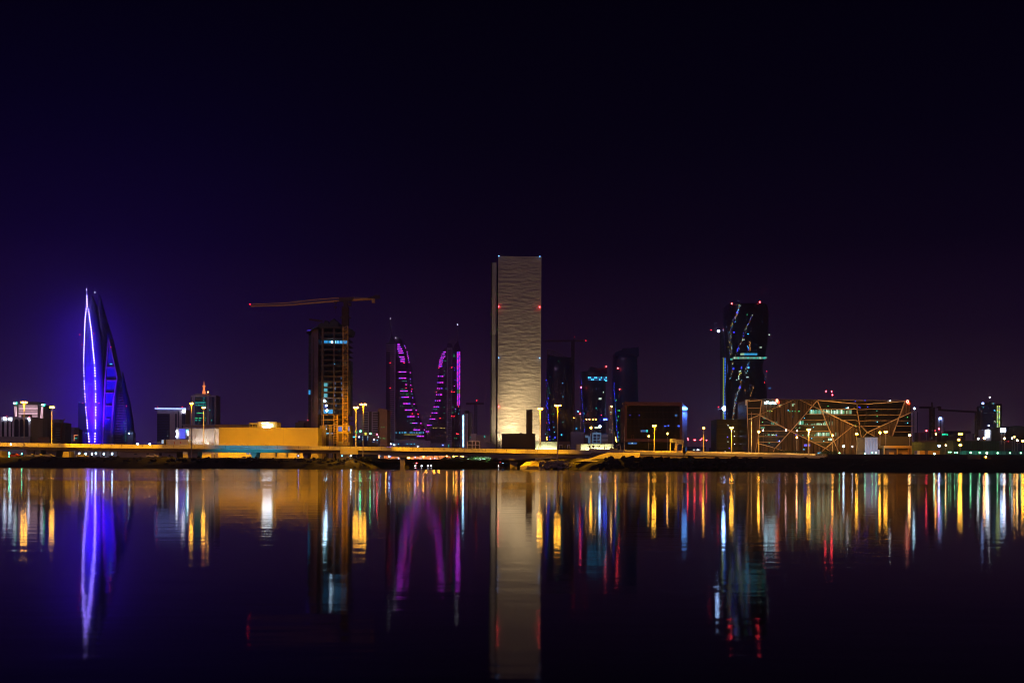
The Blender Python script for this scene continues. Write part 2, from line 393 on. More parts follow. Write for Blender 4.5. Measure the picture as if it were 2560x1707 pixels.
a_ = W(294, 1118, 404); b__ = W(441, 1118, 404)
ab_ = MB().box(a_.x, b__.x, 404.2, 412, 3.6, a_.z - .2).build('abutment', fascia, bridge)
a_ = W(1466, 1118, 372); b__ = W(1482, 1118, 372)
MB().box(a_.x, b__.x + 3, 379, 388, 1.5, W(1470, 1131, 378).z).build('abutment', concrete, bridge)
for x in (130, 325, 533, 680):        # dark vents in the abutment wall, seen as small openings
    pass
for x, y, w_, h_ in [(339, 1134.5, 7, 3), (369.5, 1134, 6, 3), (401.5, 1135.5, 6, 7), (424, 1138.5, 5, 4)]:
    pane('vent', blackm, bridge, (x - w_ / 2, y - h_ / 2), (x + w_ / 2, y + h_ / 2), 404.2, .12)

# traffic light trail free road surface on the embankment
road = MB(); 
rs = []
for px in range(1478, 2069, 20):
    py, Y = pathat(px); p = W(px, py, Y); rs.append([(p.x, p.y + .3, p.z - 1.1), (p.x, p.y + 12, p.z - 1.1), (p.x, p.y + 12, p.z - 1.5), (p.x, p.y + .3, p.z - 1.5)])
road.rings(rs); tag(road.build('road', asphalt), kind='structure')
py, Y = pathat(1800); p = W(1800, py, Y)
rw = thing('retaining_wall', 'long concrete wall holding up the shore road right of the bridge', 'wall', (p.x, p.y, 3))
rs = []; rs2 = []
for k in range(31):
    px = 1479 + (2068 - 1479) * k / 30; py, Y = pathat(px); p = W(px, py, Y)
    rs.append([(p.x, p.y + .02, p.z - .9), (p.x, p.y + .6, p.z - .9), (p.x, p.y + .6, 2.5), (p.x, p.y - .5, 2.5)])
    rs2.append([(p.x, p.y - .15, p.z), (p.x, p.y + .3, p.z), (p.x, p.y + .3, p.z - .95), (p.x, p.y - .15, p.z - .95)])
MB().rings(rs).build('wall_face', mat('wall_concrete', (.13, .10, .08), .9, .25, .2, .2), rw); MB().rings(rs2).build('parapet', concrete, rw)
rs = []
for k in range(31):
    px = 1479 + (2068 - 1479) * k / 30; py, Y = pathat(px); p = W(px, py, Y); rs.append([(p.x, p.y + 13.2, p.z + .8), (p.x, p.y + 13.6, p.z + .8), (p.x, p.y + 13.6, p.z - 1.2), (p.x, p.y + 13.2, p.z - 1.2)])
MB().rings(rs).build('rear_barrier', mat('pale_barrier', (.5, .45, .35), .8, .15, .3), rw)
for k in range(60):
    px = 1485 + 9.7 * k; py, Y = pathat(px); p = W(px, py, Y); MB().box(p.x - .05, p.x + .05, p.y + .02, p.y + .12, p.z, p.z + .45).build('rail_post', steely, rw)
rs = []
for k in range(31):
    px = 1479 + (2068 - 1479) * k / 30; py, Y = pathat(px); p = W(px, py, Y); rs.append([(p.x, p.y, p.z + .45), (p.x, p.y + .1, p.z + .45), (p.x, p.y + .1, p.z + .37), (p.x, p.y, p.z + .37)])
MB().rings(rs).build('hand_rail', steely, rw)
wg = thing('wing_wall', 'sloping pale concrete wing wall beside the right end of the bridge', 'wall', W(1500, 1150, 352))
P = [W(1438, 1153, 350), W(1478, 1144, 353), W(1521, 1130.5, 362), W(1600, 1131.5, 359), W(1596, 1153, 344), W(1500, 1153.5, 346)]
MB().add(P + [p + Vector((0, 5, -.3)) for p in P], [(0, 1, 2, 3, 4, 5), (6, 7, 8, 9, 10, 11)] + [(i, (i + 1) % 6, (i + 1) % 6 + 6, i + 6) for i in range(6)]).build('slope', concrete, wg)
st = thing('slipway', 'pale sloping concrete slipway with dark flights of steps under the bridge', 'slipway', W(1350, 1160, 385))
for pts_, m in [([(1300, 1165), (1317, 1152.5), (1340, 1152.5), (1318, 1164)], concrete), ([(1318, 1164.5), (1340, 1152.8), (1372, 1152.8), (1346, 1165)], darkcon),
                ([(1346, 1164.5), (1374, 1152.5), (1398, 1151.5), (1384, 1158), (1364, 1165)], concrete)]:
    P = [W(x, y, 374 + (1165 - y) * 1.0) for x, y in pts_]; k = len(P)
    MB().add(P + [p + Vector((0, 0, -1.2)) for p in P], [list(range(k)), list(range(2 * k - 1, k - 1, -1))] + [(i, (i + 1) % k, (i + 1) % k + k, i + k) for i in range(k)]).build('slab' if m is concrete else 'steps', m, st)
lw = thing('kerb_wall', 'low pale wall on the bank between the lamp posts and the bridge end', 'wall', W(1400, 1150, 392))
wallbit('wall_face', concrete, lw, [(1352, 1152), (1358, 1146), (1440, 1144.5), (1436, 1152)], 391, 1)

# quay wall on the right
qp = W(2300, 1150, 332)
qw = thing('quay_wall', 'dark brown quay wall running off to the right with a flat top', 'wall', (qp.x, qp.y, 3))
qm = mat('quay_face', (.055, .035, .03), .9, .3, .15, .2)
a_ = W(2068, 1135.5, 333); b__ = W(3400, 1136, 333)
MB().box(a_.x, b__.x, 333, 337, 2.5, a_.z).build('wall_face', qm, qw)
MB().box(a_.x, b__.x, 332.8, 337.3, a_.z, a_.z + .12).build('coping', qm, qw)
pane('access_box', mat('box_panel', (.10, .075, .06), .8, .2, .3), qw, (2415.7, 1136.5), (2447, 1154), 333, 1.2)
pane('access_box', mat('box_panel', (.10, .075, .06)), qw, (2456, 1143), (2472, 1154), 333, 1.6)

# ------------------------------------------------------------------ street lamps
def lamp(px, py, Y, label, zb=4.0, wpx=14, e=None, name='street_lamp', double=True, spots=(), group='street lamps', pybase=None, hh=None, rp=.16, polem=None, cat='street lamp', over=0, wallw=0):
    h = W(px, py, Y); e = e or E_sod
    if pybase: zb = W(px, pybase, Y).z
    t = thing(name, label, cat, (h.x, Y, zb), group)
    MB().tube((h.x, Y, zb), (h.x, Y, h.z), rp * 1.25, rp * .7).build('pole', polem or steely, t)
    hw = M2(wpx, Y) / 2; hh = hh or max(.22, M2(3.8, Y))
    if double:
        MB().tube((h.x - hw * .9, Y, h.z + hh * .6), (h.x + hw * .9, Y, h.z + hh * .6), rp * .5, rp * .5).build('arm', steely, t)
        for s in (-1, 1): piece('lamp_head', e, t, (h.x + s * hw * .55, Y, h.z + .05), (hw * .95, .6, hh), 'ball')
    else:
        piece('lamp_head', e, t, (h.x, Y, h.z), (hw * 2, .5, hh * 1.3), 'ball')
    if polem is not None: spot('pole_light', (h.x, Y - 1.0, h.z), (h.x, Y + .1, h.z - 5.5), 5200, SOD, 50, .9, .15, t)
    if over:
        MB().tube((h.x, Y, h.z + hh * .6), (h.x, Y - over, h.z + hh * .6), rp * .5, rp * .4).build('arm', steely, t)  # made-up forward arm that carries the added wall fill
        spot('road_light', (h.x, Y - over, h.z - hh), (h.x, Y - over + .6, 0), wallw * KW, SOD, 136, .5, .2, t)  # added fill for the road wall, hung on a made-up forward arm
    for k, (tx, ty, tz, en, ang) in enumerate(spots):
        spot('lamp_light', (h.x, Y - .1, h.z - hh), (tx, ty, tz), en, SOD if px < 1800 else (1, .50, .10), ang, .8, .25, t)
    return t
def tg(px, py, Y): q = W(px, py, Y); return (q.x, q.y, q.z)
KW = 1000
lamp(60.5, 1006, 394, 'tall double lamp on the left bank in front of the striped tower', spots=[(*tg(60, 1118, 404), 130 * KW, 120), (*tg(250, 1124, 403), 800 * KW, 40), (*tg(-90, 1118, 404), 120 * KW, 80)], wpx=16)
lamp(130, 1018, 408, 'double lamp on the bridge between the striped tower and the blue towers', zb=8.2, wpx=12, spots=[(*tg(40, 1098, 640), 40 * KW, 90)], polem=whitew)
lamp(479, 1009, 394, 'tall lamp on the left bank left of its shorter neighbour at the mall corner', wpx=8, spots=[(*tg(440, 1120, 404), 60 * KW, 120), (*tg(310, 1124, 403), 500 * KW, 40)])
lamp(509.5, 1019, 408, 'double lamp on the bridge before the beige end of the mall', zb=7.6, wpx=9, spots=[(-122, 470, 5, 260 * KW, 50)], polem=whitew)
lamp(890, 1019, 408, 'shorter double lamp on the bridge just right of the big crane', zb=7.4, wpx=13, spots=[(-106, 470, 4, 400 * KW, 50), (*tg(838, 1108, 600), 230 * KW, 30)], polem=whitew)
lamp(908, 1011, 394, 'tall double lamp on the tip of the left bank beside the big crane', wpx=17, spots=[(*tg(880, 1122, 402), 110 * KW, 120), (*tg(1050, 1130, 397), 600 * KW, 40), (*tg(750, 1126, 401), 260 * KW, 40)])
lamp(1350.5, 1022, 400, 'double lamp behind the bridge at the right edge of the pale tower', zb=3, wpx=13, spots=[(*tg(1290, 1122, 392), 120 * KW, 110)], polem=whitew)
lamp(1394.5, 1014, 372, 'tall double lamp on the bank in front of the dark curved towers', zb=2.4, wpx=16, spots=[(*tg(1330, 1124, 386), 110 * KW, 120), (*tg(1330, 1158, 380), 120 * KW, 80), (*tg(1500, 1145, 358), 160 * KW, 60), (*tg(1230, 1120, 390), 400 * KW, 44)])
lamp(1477.5, 1069, 430, 'small single lamp by the palms before the lit garden wall', wpx=5, double=False)
lamp(1635.6, 1064.7, 364.5, over=4.5, wallw=22, label= 'lamp on the shore road in front of the brown box building', zb=6.0, wpx=10, spots=[(*tg(1640, 1135, 372), 45 * KW, 120), (*tg(1634, 1060, 480), 36 * KW, 80)])
lamp(1759, 1069.8, 355.5, over=4, wallw=11, label= 'lone lamp on the shore road between the box building and the twisted tower', zb=5.6, wpx=5, double=False, e=E_sodd)
lamp(1829, 1069.4, 350.5, over=4, wallw=12, label= 'lamp on the shore road at the foot of the twisted tower', zb=5.4, wpx=10, spots=[(*tg(1830, 1135, 358), 45 * KW, 120), (*tg(1945, 1065, 430), 60 * KW, 36)])
lamp(1897, 1079, 346, over=4, wallw=6, label= 'lamp before the left end of the slatted office building', zb=5.2, wpx=6, double=False, spots=[(*tg(1940, 1075, 430), 80 * KW, 46)])
lamp(2022, 1074, 339, over=4, wallw=6, label= 'lamp before the middle bays of the slatted office building', zb=4.8, wpx=10, spots=[(*tg(2020, 1140, 346), 45 * KW, 120), (*tg(2062, 1070, 430), 190 * KW, 62)])
lamp(2141.8, 1084.6, 396, 'lamp before the dark recess of the slatted office building', zb=4.8, wpx=7, spots=[(*tg(2130, 1050, 430), 70 * KW, 66)])
lamp(1992, 1093, 410, 'short lamp close against the slatted office building', wpx=4, double=False, e=E_sodd)
lamp(2200, 1081, 380, 'left of the two close lamps before the right wing of the slatted building', wpx=6, double=False, spots=[(*tg(2240, 1040, 430), 50 * KW, 90)])
lamp(2214.5, 1079.7, 382, 'right of the two close lamps before the right wing of the slatted building', wpx=9)
lamp(2274, 1088, 386, 'bright lamp at the right corner of the slatted office building', wpx=7, double=False, e=em('warm_white', (1, .52, .16), 50))
lamp(2401, 1085, 460, 'highest lamp of the cluster above the green hoarding', wpx=10)
lamp(2396.8, 1099, 560, 'middle lamp of the cluster above the green hoarding', wpx=6, double=False, e=E_sodd)
lamp(2400.7, 1112, 380, 'lowest lamp of the cluster in front of the green hoarding', wpx=7, double=False)
lamp(2461, 1095, 470, 'warm lamp in front of the lit white pillar', wpx=7, double=False, e=em('warm_orange', (1, .42, .14), 50))
lamp(2445.6, 1096.4, 520, 'pale lamp left of the lit white pillar', wpx=5, double=False, e=E_whs)
lamp(2510.7, 1095.7, 520, 'pale lamp under the big white screen', wpx=5, double=False, e=em('warm_white', (1, .52, .16), 50))
lamp(2543.3, 1100.6, 520, 'pale lamp below the dome near the right edge', wpx=5.5, double=False, e=em('warm_white', (1, .52, .16), 50))
lamp(2557, 1102, 420, 'orange lamp at the very right edge', wpx=7, double=False)
lamp(2536, 1091.6, 560, 'small orange lamp in front of the dome', wpx=3.6, double=False, e=E_sodd)
lamp(2340, 1085, 620, 'small orange lamp below the left mobile crane lights', wpx=4, double=False, e=E_sodd)
lamp(2530.5, 1095, 600, 'tiny pale lamp left of the dome lamp', wpx=3, double=False, e=E_whs)
lamp(2285.6, 1021, 620, 'high white lamp beside the right corner of the slatted building', wpx=4.5, double=False, e=E_wht)
lamp(2081.6, 1088, 425, 'wall lamp among the right fins of the slatted building', wpx=4.5, double=False, e=E_sodd)
for k, (x, y) in enumerate([(1911 - 3, 1075.5), (1965, 1075.3), (1993, 1076)]):
    lamp(x, y, 424, ['small pink-white lamp at the left bay of the slatted building', 'small white lamp where the slatted building frames cross', 'small pink lamp just right of the frame crossing'][k], wpx=2.6, double=False, e=em('pinkish', (1, .55, .5), 18), rp=.05)
# lamps seen under the bridge
for x, y, lb, e_, dbl in [(965, 1136, 'first orange lamp from the left seen under the middle of the bridge', E_sodd, 0), (1021.5, 1144, 'larger orange lamp just right of the river pier', E_sod, 1), (1045, 1135.5, 'orange lamp beside the white blue sign under the bridge', E_sodd, 0),
                      (1058.5, 1141, 'orange lamp low under the middle span', E_sodd, 0), (1117, 1138.5, 'lamp left of the trees under the bridge', E_sodd, 0), (1134, 1140, 'lamp first above the dark trees', E_sodd, 0),
                      (1141, 1138, 'double lamp above the dark trees', E_sodd, 1), (1153, 1138, 'lamp right of the double lamp above the dark trees', E_sodd, 0), (1157.5, 1139.7, 'last lamp above the dark trees', E_sodd, 0)]:
    lamp(x, y, 800 if x < 1110 else 720, lb, wpx=3.6 if not dbl else 5.5, double=bool(dbl), e=e_, rp=.12)
for x in (1065, 1085, 1097):
    lamp(x, 1128, 790, {1065: 'left tall orange-lit post behind the bridge', 1085: 'middle tall orange-lit post behind the bridge', 1097: 'right tall orange-lit post behind the bridge'}[x], wpx=6, rp=.3, polem=craney)
for k, (x, y) in enumerate([(135, 1134.5), (198, 1134), (214, 1134.3), (230, 1134), (239.5, 1133.5), (259.5, 1134), (280.5, 1133.8)]):
    lamp(x, y, 560, 'white lamp under the bridge, %s of the row below the blue towers' % ['outermost left', 'second', 'third', 'fourth', 'fifth', 'sixth', 'last'][k], wpx=4, double=False, e=E_wht, rp=.08, group='white lamps in a row under the bridge')
lamp(343.7, 1110, 620, 'left of two white floodlight poles right of the blue towers', wpx=5, double=False, e=E_wht)
lamp(374.5, 1110, 620, 'right of two white floodlight poles right of the blue towers', wpx=5, double=False, e=E_wht)
lamp(27, 1110.5, 398, 'white lamp on the bridge parapet near the left edge', wpx=3.5, double=False, e=E_whs, zb=8.5, rp=.05)
# floodlights low on the ground
def flood(px, py, Y, label, e, r=2.2, zb=4.0):
    h = W(px, py, Y); z = min(zb, h.z - .3)
    t = thing('floodlight', label, 'floodlight', (h.x, Y, z), 'floodlights and small ground lights')
    MB().tube((h.x, Y, z), (h.x, Y, h.z), .06, .06, 6).build('stand', steely, t)
    piece('housing', craned, t, (h.x, Y + .25, h.z), (M2(r * 2, Y), .3, M2(r * 1.7, Y)))
    piece('lens', e, t, (h.x, Y - .02, h.z), (M2(r * 1.8, Y), .3, M2(r * 1.8, Y)), 'ball')
    return t
for x, y, Y, lb, e_, r in [(746, 1139, 392, 'blue-white floodlight on the left bank below the mall', E_bsgn, 1.8), (855, 1139, 392, 'dim blue-white floodlight under the yellow box sign', E_cel, 1.8), (877, 1138.6, 391, 'bright blue-white floodlight under the right end of the yellow box sign', E_wht, 2.2),
                     (2109, 1115, 400, 'blue-white floodlight before the right fins of the slatted building', E_wht, 2.6), (2098.6, 1132, 345, 'teal ground light left of the white corrugated shed', E_grnb, 1.5), (2162.7, 1133, 345, 'green ground light at the left foot of the white corrugated shed', E_grnb, 1.8),
                     (2180.6, 1131, 345, 'green ground light at the middle of the white corrugated shed', E_grnb, 1.4), (2190, 1131, 345, 'green ground light at the right foot of the white corrugated shed', E_grnb, 1.7),
                     (2347.7, 1114, 370, 'large blue-white floodlight above the yellow containers', em('blue_white', (.35, .55, 1), 38), 3.2), (2364.5, 1112.5, 380, 'warm small floodlight right of the blue-white one', em('warm_white', (1, .52, .16), 50), 1.8), (2335.8, 1134.4, 336, 'green-white floodlight on the quay before the yellow containers', em('green_white_flood', (.5, 1, .6), 26), 2.4),
                     (2426.7, 1131, 340, 'first large green light from the left on the green fence', E_grnb, 2.5), (2449, 1131, 340, 'second large green light on the green fence', E_grnb, 2.1), (2467, 1132, 340, 'third and brightest green light on the green fence', em('green_white_flood', (.5, 1, .6), 26), 2.6),
                     (2494, 1132, 340, 'fourth green light on the green fence', E_grnb, 2.1), (2525, 1132, 340, 'fifth green light on the green fence', E_grnb, 1.6), (2552, 1132, 340, 'last green light on the green fence at the edge', E_grnb, 1.8),
                     (2464.4, 1141.4, 331, 'orange floodlight on the face of the quay wall', E_sod, 2.3), (2372, 1130, 342, 'first tiny green light at the foot of the pale hoarding', E_grnb, 1.2), (2377, 1130, 342, 'second tiny green light at the foot of the pale hoarding', E_grnb, 1.2),
                     (2387, 1131, 342, 'third tiny green light at the foot of the dark hoarding', E_grnb, 1.3), (2393, 1131, 342, 'fourth tiny green light at the foot of the dark hoarding', E_grnb, 1.5),
                     (1742, 1131, 420, 'tiny white ground light right of the masts', E_whs, 1.5)]:
    flood(x, y, Y, lb, e_, r)
# ------------------------------------------------------------------ left edge buildings
def bld(name, label, px, Y, cat='building', group=None): return thing(name, label, cat, base(px, Y), group)
def wall(t, px0, px1, pyt, Y, depth, m, name='wall', zb=3.5): return body(px0, px1, pyt, Y, depth, zb).build(name, m, t)

t = bld('striped_tower', 'hotel tower with glowing pink white horizontal bars and a sign on each shoulder', 70, 860)
wall(t, 34, 48, 1009, 860, 30, brownwall); wall(t, 48, 95, 1004, 860.5, 30, brownwall, 'core'); wall(t, 95, 110, 1012, 860, 30, brownwall)
for k, y in enumerate([1013.6, 1016.2, 1019.7, 1022.4, 1026, 1028.4, 1032, 1034.6]):
    pane('light_bar', E_pink, t, (47, y - .6), (94, y + .6), 860)
for y in (1038.6, 1041.2):
    pane('light_bar', E_pink, t, (47, y - .6), (53, y + .6), 860); pane('light_bar', E_pink, t, (80.5, y - .6), (93.5, y + .6), 860)
for (xa, ya, xb, yb) in [(37, 1016, 38.3, 1041), (40, 1016, 41.5, 1041), (104, 1017, 98, 1093), (106.6, 1017, 101.6, 1093)]:
    MB().beam(W(xa, ya, 859.5), W(xb, yb, 859.5), .42, .4).build('light_bar', E_pink, t)
for (x, y) in ((38, 1007.6), (108, 1012)):
    s = pane('sign', E_sign, t, (x - 4.6, y - 1.3), (x + 2.5, y + 1.0), 859)
    pane('sign_mark', E_neon, s if False else t, (x - .5, y + 1.0), (x + 4.6, y + 3), 859); pane('sign_mark', E_neon, t, (x + 2.6, y - 2.6), (x + 5, y + 1.0), 859)

t = bld('arcade_building', 'pale office block with tall round arches and blue-white rooftop letters', 38, 640)
wall(t, -60, 76, 1042, 640, 40, lilac)
for k, (xa, xb) in enumerate([(36, 46.2), (48.8, 58.6), (61.5, 70.5)]):
    xs = (xa + xb) / 2; r = (xb - xa) / 2; P = [(xa, 1093), (xb, 1093), (xb, 1048 + r * 1.3)] + [(xs + r * math.cos(q), 1048 + r * 1.3 - r * 1.5 * math.sin(q)) for q in [math.pi * j / 8 for j in range(1, 8)]] + [(xa, 1048 + r * 1.3)]
    wallbit('arched_window', glassd, t, P, 639.7, .6)
for x0, x1 in ((0.5, 1.5), (5.5, 11.5), (18, 22.5), (28, 31)): pane('window', glassd, t, (x0, 1054), (x1, 1091), 640, .3)
for x0, x1 in ((1.6, 5.3), (12, 17.8), (23, 27.8), (31.5, 35.6)): pane('pier', lilac, t, (x0, 1042), (x1, 1091), 640, .7)
wallbit('plinth', concrete, t, [(-60, 1091), (75, 1091), (75, 1106), (-60, 1106)], 636, 3)
# letters: an open loop with a tail, a block, an L stroke
q = MB(); 
for k in range(10):
    a0, a1 = math.tau * k / 10, math.tau * (k + 1) / 10
    q.beam(W(11.6 + 2.2 * math.cos(a0), 1046 - 3 * math.sin(a0), 639), W(11.6 + 2.2 * math.cos(a1), 1046 - 3 * math.sin(a1), 639), .35, .4)
q.beam(W(12, 1048, 639), W(17.4, 1047.6, 639), .4, .4); q.build('sign_letter', E_sign, t)
pane('sign_panel', E_sign, t, (23.5, 1044.5), (31, 1049.8), 640, .8)
q = MB(); q.beam(W(70.6, 1044, 639), W(72, 1049.5, 639), .45, .4); q.beam(W(71.6, 1049.8, 639), W(75.4, 1049.8, 639), .45, .4); q.build('sign_letter', E_sign, t)
for x, y in ((17.3, 1039.6), (74.3, 1042)): dot('warning_light', E_red, t, (x, y), 640, .9)
for x in (3, 34): pane('wall_light_strip', E_blup, t, (x - 1.6, 1043), (x + 1.6, 1054), 640, .25)

t = bld('dark_side_block', 'plain dark bluish block between the arches and the slanted light lines', 86, 660); wall(t, 76, 96.5, 1045, 660, 30, greywall)
pane('panel', glassb, t, (88, 1054), (96, 1104), 660, .3)
t = bld('brown_shed', 'low dark brown windowless shed behind the bridge parapet', 110, 520, 'shed'); wall(t, 96, 123, 1093, 520, 18, brownwall); pane('roof_trim', brownwall, t, (95.6, 1092.4), (123.4, 1093.6), 520, .6)
t = bld('mauve_block', 'mauve apartment block with a stepped roof block and an orange curved fin', 135, 900)
wall(t, 108, 135.5, 1055.5, 900, 30, greywall); wall(t, 123, 148, 1048, 905, 20, greywall, 'roof_block'); wall(t, 135.5, 163, 1056.5, 898, 30, brownwall, 'wing')
for k in range(9): pane('balcony_band', lilac, t, (141 - k * .5, 1070 + k * 4.1), (151.5, 1071.6 + k * 4.1), 898, .5)
P = [(162, 1047), (158, 1052), (154.5, 1062), (152.2, 1080), (151.6, 1104)]
q = MB()
for a0, a1 in zip(P, P[1:]): q.beam(W(*a0, 897), W(*a1, 897), .9, .8)
q.build('curved_fin', mat('orange_fin', (.5, .2, .09), .6, .1, .3), t)
t = bld('low_mauve_building', 'low mauve building with an orange square frame left of the blue towers', 180, 950)
wall(t, 165, 186, 1068, 950, 30, greywall); wall(t, 184, 196, 1073, 946, 20, brownwall, 'wing')
E_of = em('orange_frame', (1, .28, .10), 1.3)
for p0, p1 in (((185, 1087), (195, 1088.4)), ((185, 1087), (186.2, 1102)), ((186, 1094.5), (193, 1096.2))): pane('frame_light' if p0[1] < 1090 else 'lit_window', E_of if p0[1] < 1090 else E_teal, t, p0, p1, 946)
for y in (1088.8, 1095.3, 1101): pane('lit_window', E_teal, t, (177.2, y - .8), (178.4, y + .8), 950)

# ------------------------------------------------------------------ twin sail towers
sailm = mat('sail_painted_light', (.20, .22, .40), .55, .12, .05)
sailg = mat('sail_glass', (.03, .03, .30), .3, .3, .05)
def S2(L): return [(c2(0, y)[1], c2(a, 0)[0], c2(b_, 0)[0]) for y, a, b_ in L]
t = bld('sail_tower', 'tall slender tower outlined by two rows of blue-violet dot lights', 220, 1400)
A = loft(S2([(108, 217, 221), (200, 192, 262), (300, 177, 275), (450, 166, 290), (600, 162, 300), (800, 165, 312), (1000, 178, 320), (1320, 203, 330)]), 1400, 34, 20, 3.5)
A.build('sail_body', mat('outer_sail', (.13, .12, .40), .5, .15, .05), t, True); tA = A.bvh()
B = loft(S2([(98, 284, 288), (150, 280, 303), (250, 278, 330), (350, 280, 358), (470, 288, 392), (600, 298, 388), (800, 306, 372), (1320, 322, 350)]), 1440, 30, 20, 3.5)
B.build('rear_sail', mat('rear_glass', (.14, .10, .80), .3, .3, .05), t, True)
MB().tube(W(*c2(217, 112), 1415), W(*c2(216, 76), 1415), .9, .3).build('mast', steely, t)
dot('warning_light', E_whs, t, c2(216, 78), 1415, .8); dot('warning_light', E_whs, t, c2(286, 102), 1440, .6)
L = [(218, 131), (219.5, 154), (220, 176), (221, 197), (222, 216)]
def along(P, ys):
    r = []
    for y in ys:
        for a0, a1 in zip(P, P[1:]):
            if a0[1] <= y <= a1[1]: r.append((a0[0] + (a1[0] - a0[0]) * (y - a0[1]) / (a1[1] - a0[1]), y)); break
    return r
lp = [(213, 238), (205, 320), (202, 400), (198, 510), (195, 600), (194, 680)]; rp_ = [(230, 238), (243, 320), (254, 400), (263, 490), (269, 560), (276, 635), (282, 680)]
ys = [238 + 20.9 * k for k in range(22)]; L += along(lp, [min(680, y) for y in ys]) + along(rp_, [min(680, y) for y in ys])
for (xl, yl, xr) in [(195, 716, 284.5), (198, 823, 288), (203, 929, 291), (210, 1037, 291.5), (219.5, 1143, 290), (231.5, 1252, 287)]:
    for k in range(4):
        L.append((xl + k * (1.9 if yl > 900 else .6), yl + 21.7 * k)); L.append((xr + (k * .7 if yl < 900 else -k * .9 if yl > 1200 else 0), yl + 21.7 * k))
for x, y in L:
    c = onto(tA, c2(x, y), 1400, 1.2); piece('light', E_strip, t, c, (1.5, 1.2, 1.5), 'ball')
for yl in (693, 800, 908, 1012, 1120, 1228):
    a0 = along([(196, 600), (198, 823), (215, 1037), (235, 1320)], [yl])[0][0]
    a_ = onto(tA, c2(a0, yl), 1400, .3); b__ = onto(tA, c2(288, yl), 1400, .3); MB().beam(a_, b__, 1.6, .8).build('sky_bridge', sailm, t)
for k, (px, yy, zt_, en) in enumerate([(208, 1350, 40, 4e5), (226, 1350, 110, 1.8e6), (217, 1360, 215, 5.5e6), (268, 1340, 110, 7e5), (256, 1428, 200, 1.2e6)]):
    p = W(px, 1110, yy); q_ = W((218, 218, 218, 292, 258)[k], 1000, 1400 if k < 4 else 1462)
    f_ = thing('facade_projector', 'blue floodlight mast at the foot of the outlined sail tower, %s' % ['left', 'middle', 'nearest the tower', 'aimed at the darker tower', 'between the two towers'][k], 'floodlight', (p.x, yy, 4), 'blue projectors of the sail towers')
    MB().tube((p.x, yy, 4), (p.x, yy, 15.5), .3, .2).build('pole', steely, f_); MB().box(p.x - .8, p.x + .8, yy - .6, yy + .2, 15.3, 15.9).build('housing', craned, f_)
    spot('projector_beam', (p.x, yy + .4, 16.3), (q_.x, 1400 if k < 4 else 1458, zt_), en, (.10, .004, 1), 70 if k != 1 else 60, .9, .5, f_)
for k in range(46):
    y = 250 + k * 23; xl = 212 - 16 * min(1, (y - 240) / 400); xr = 236 + 46 * min(1, (y - 240) / 430)
    if y > 900: xl += (y - 900) * .09
    a_ = onto(tA, c2(xl + 6, y), 1400, .15); b__ = onto(tA, c2(xr - 8, y), 1400, .15)
    if k % 1 == 0: MB().beam(a_, b__, 1.5, .4).build('floor_band', sailm, t)  # brighter band colour paints the lit front between the light rows
for x, y in [(163, 446), (180, 527), (278, 436), (186, 1004), (320, 1005)]: dot('warning_light', E_red, t, c2(x, y), 1398, .8)
lit(t, [(c2(x, y), 1.8, 1.2, E_teal) for x, y in [(226, 425), (228, 468), (234, 548), (231, 600), (219, 679), (236, 679), (254, 679), (228, 850), (244, 850), (258, 850), (246, 912), (192, 426), (230, 1005), (246, 1030)]], 1400, tA)
wall(t, 195.5, 216, 1006, 1425, 12, glassb, 'side_block')
for k in range(5): pane('floor_band', sailm, t, (197, 1084 + 3.6 * k), (204, 1085.6 + 3.6 * k), 1425)
lit(t, [(c2(x, y), 1.4, 1.1, E_cyan) for x, y in [(160, 1237), (210, 1246), (216, 1246), (181, 890), (183, 955), (160, 998)]], 1395)

t = bld('sail_tower', 'darker sail tower behind the outlined one with a pale A frame and floor bands', 290, 1390)
q = MB(); P = [W(*c2(x, y), 1395) for x, y in [(398, 475), (468, 795), (430, 1335), (348, 1335), (372, 800)]]; q.prism([(p.x, p.z) for p in P], 1395, 1412); q.build('glass_front', mat('front_glass', (.02, .014, .20), .4, .3, .05), t)
fr_ = mat('mauve_frame', (.22, .16, .22), .6, .1, .1)
for a0, b0, w_ in [((398, 475), (371, 800), 9), ((371, 800), (350, 1330), 12), ((398, 475), (467, 795), 9), ((467, 795), (440, 960), 9), ((440, 960), (414, 1330), 14)] + [((372, y), (r_, y), 7) for y, r_ in ((713, 444), (820, 462), (922, 440), (1027, 425), (1132, 410), (1238, 408))]:
    MB().beam(W(*c2(*a0), 1394), W(*c2(*b0), 1394), M2(w_ / 3.265, 1394), 1.6).build('frame', fr_, t)
D = loft(S2([(738, 476, 481), (800, 466, 493), (900, 452, 516), (1000, 440, 540), (1150, 428, 563), (1320, 420, 590)]), 1400, 30, 20, 3.5); D.build('sail_body', mat('front_glass', (.01, .008, .10)), t, True); tD = D.bvh()
for k in range(24):
    y = 830 + k * 21.3; f_ = (y - 738) / 582; xl, xr = 478 - 53 * f_ ** .8, 480 + 106 * f_
    if y > 905: xr = min(xr, 545 + (y - 905) * .03)
    a_ = onto(tD, c2(xl + 3, y), 1400, .5); b__ = onto(tD, c2(xr - 5, y), 1400, .5); MB().beam(a_, b__, 1.7 if y > 905 else .7, .8).build('floor_band', fr_, t)
for x, y in [(417, 547), (544, 1027)]: dot('warning_light', E_red, t, c2(x, y), 1393, 1.0)
dot('floodlight', E_wht, t, c2(566, 1251), 1393, 1.1)
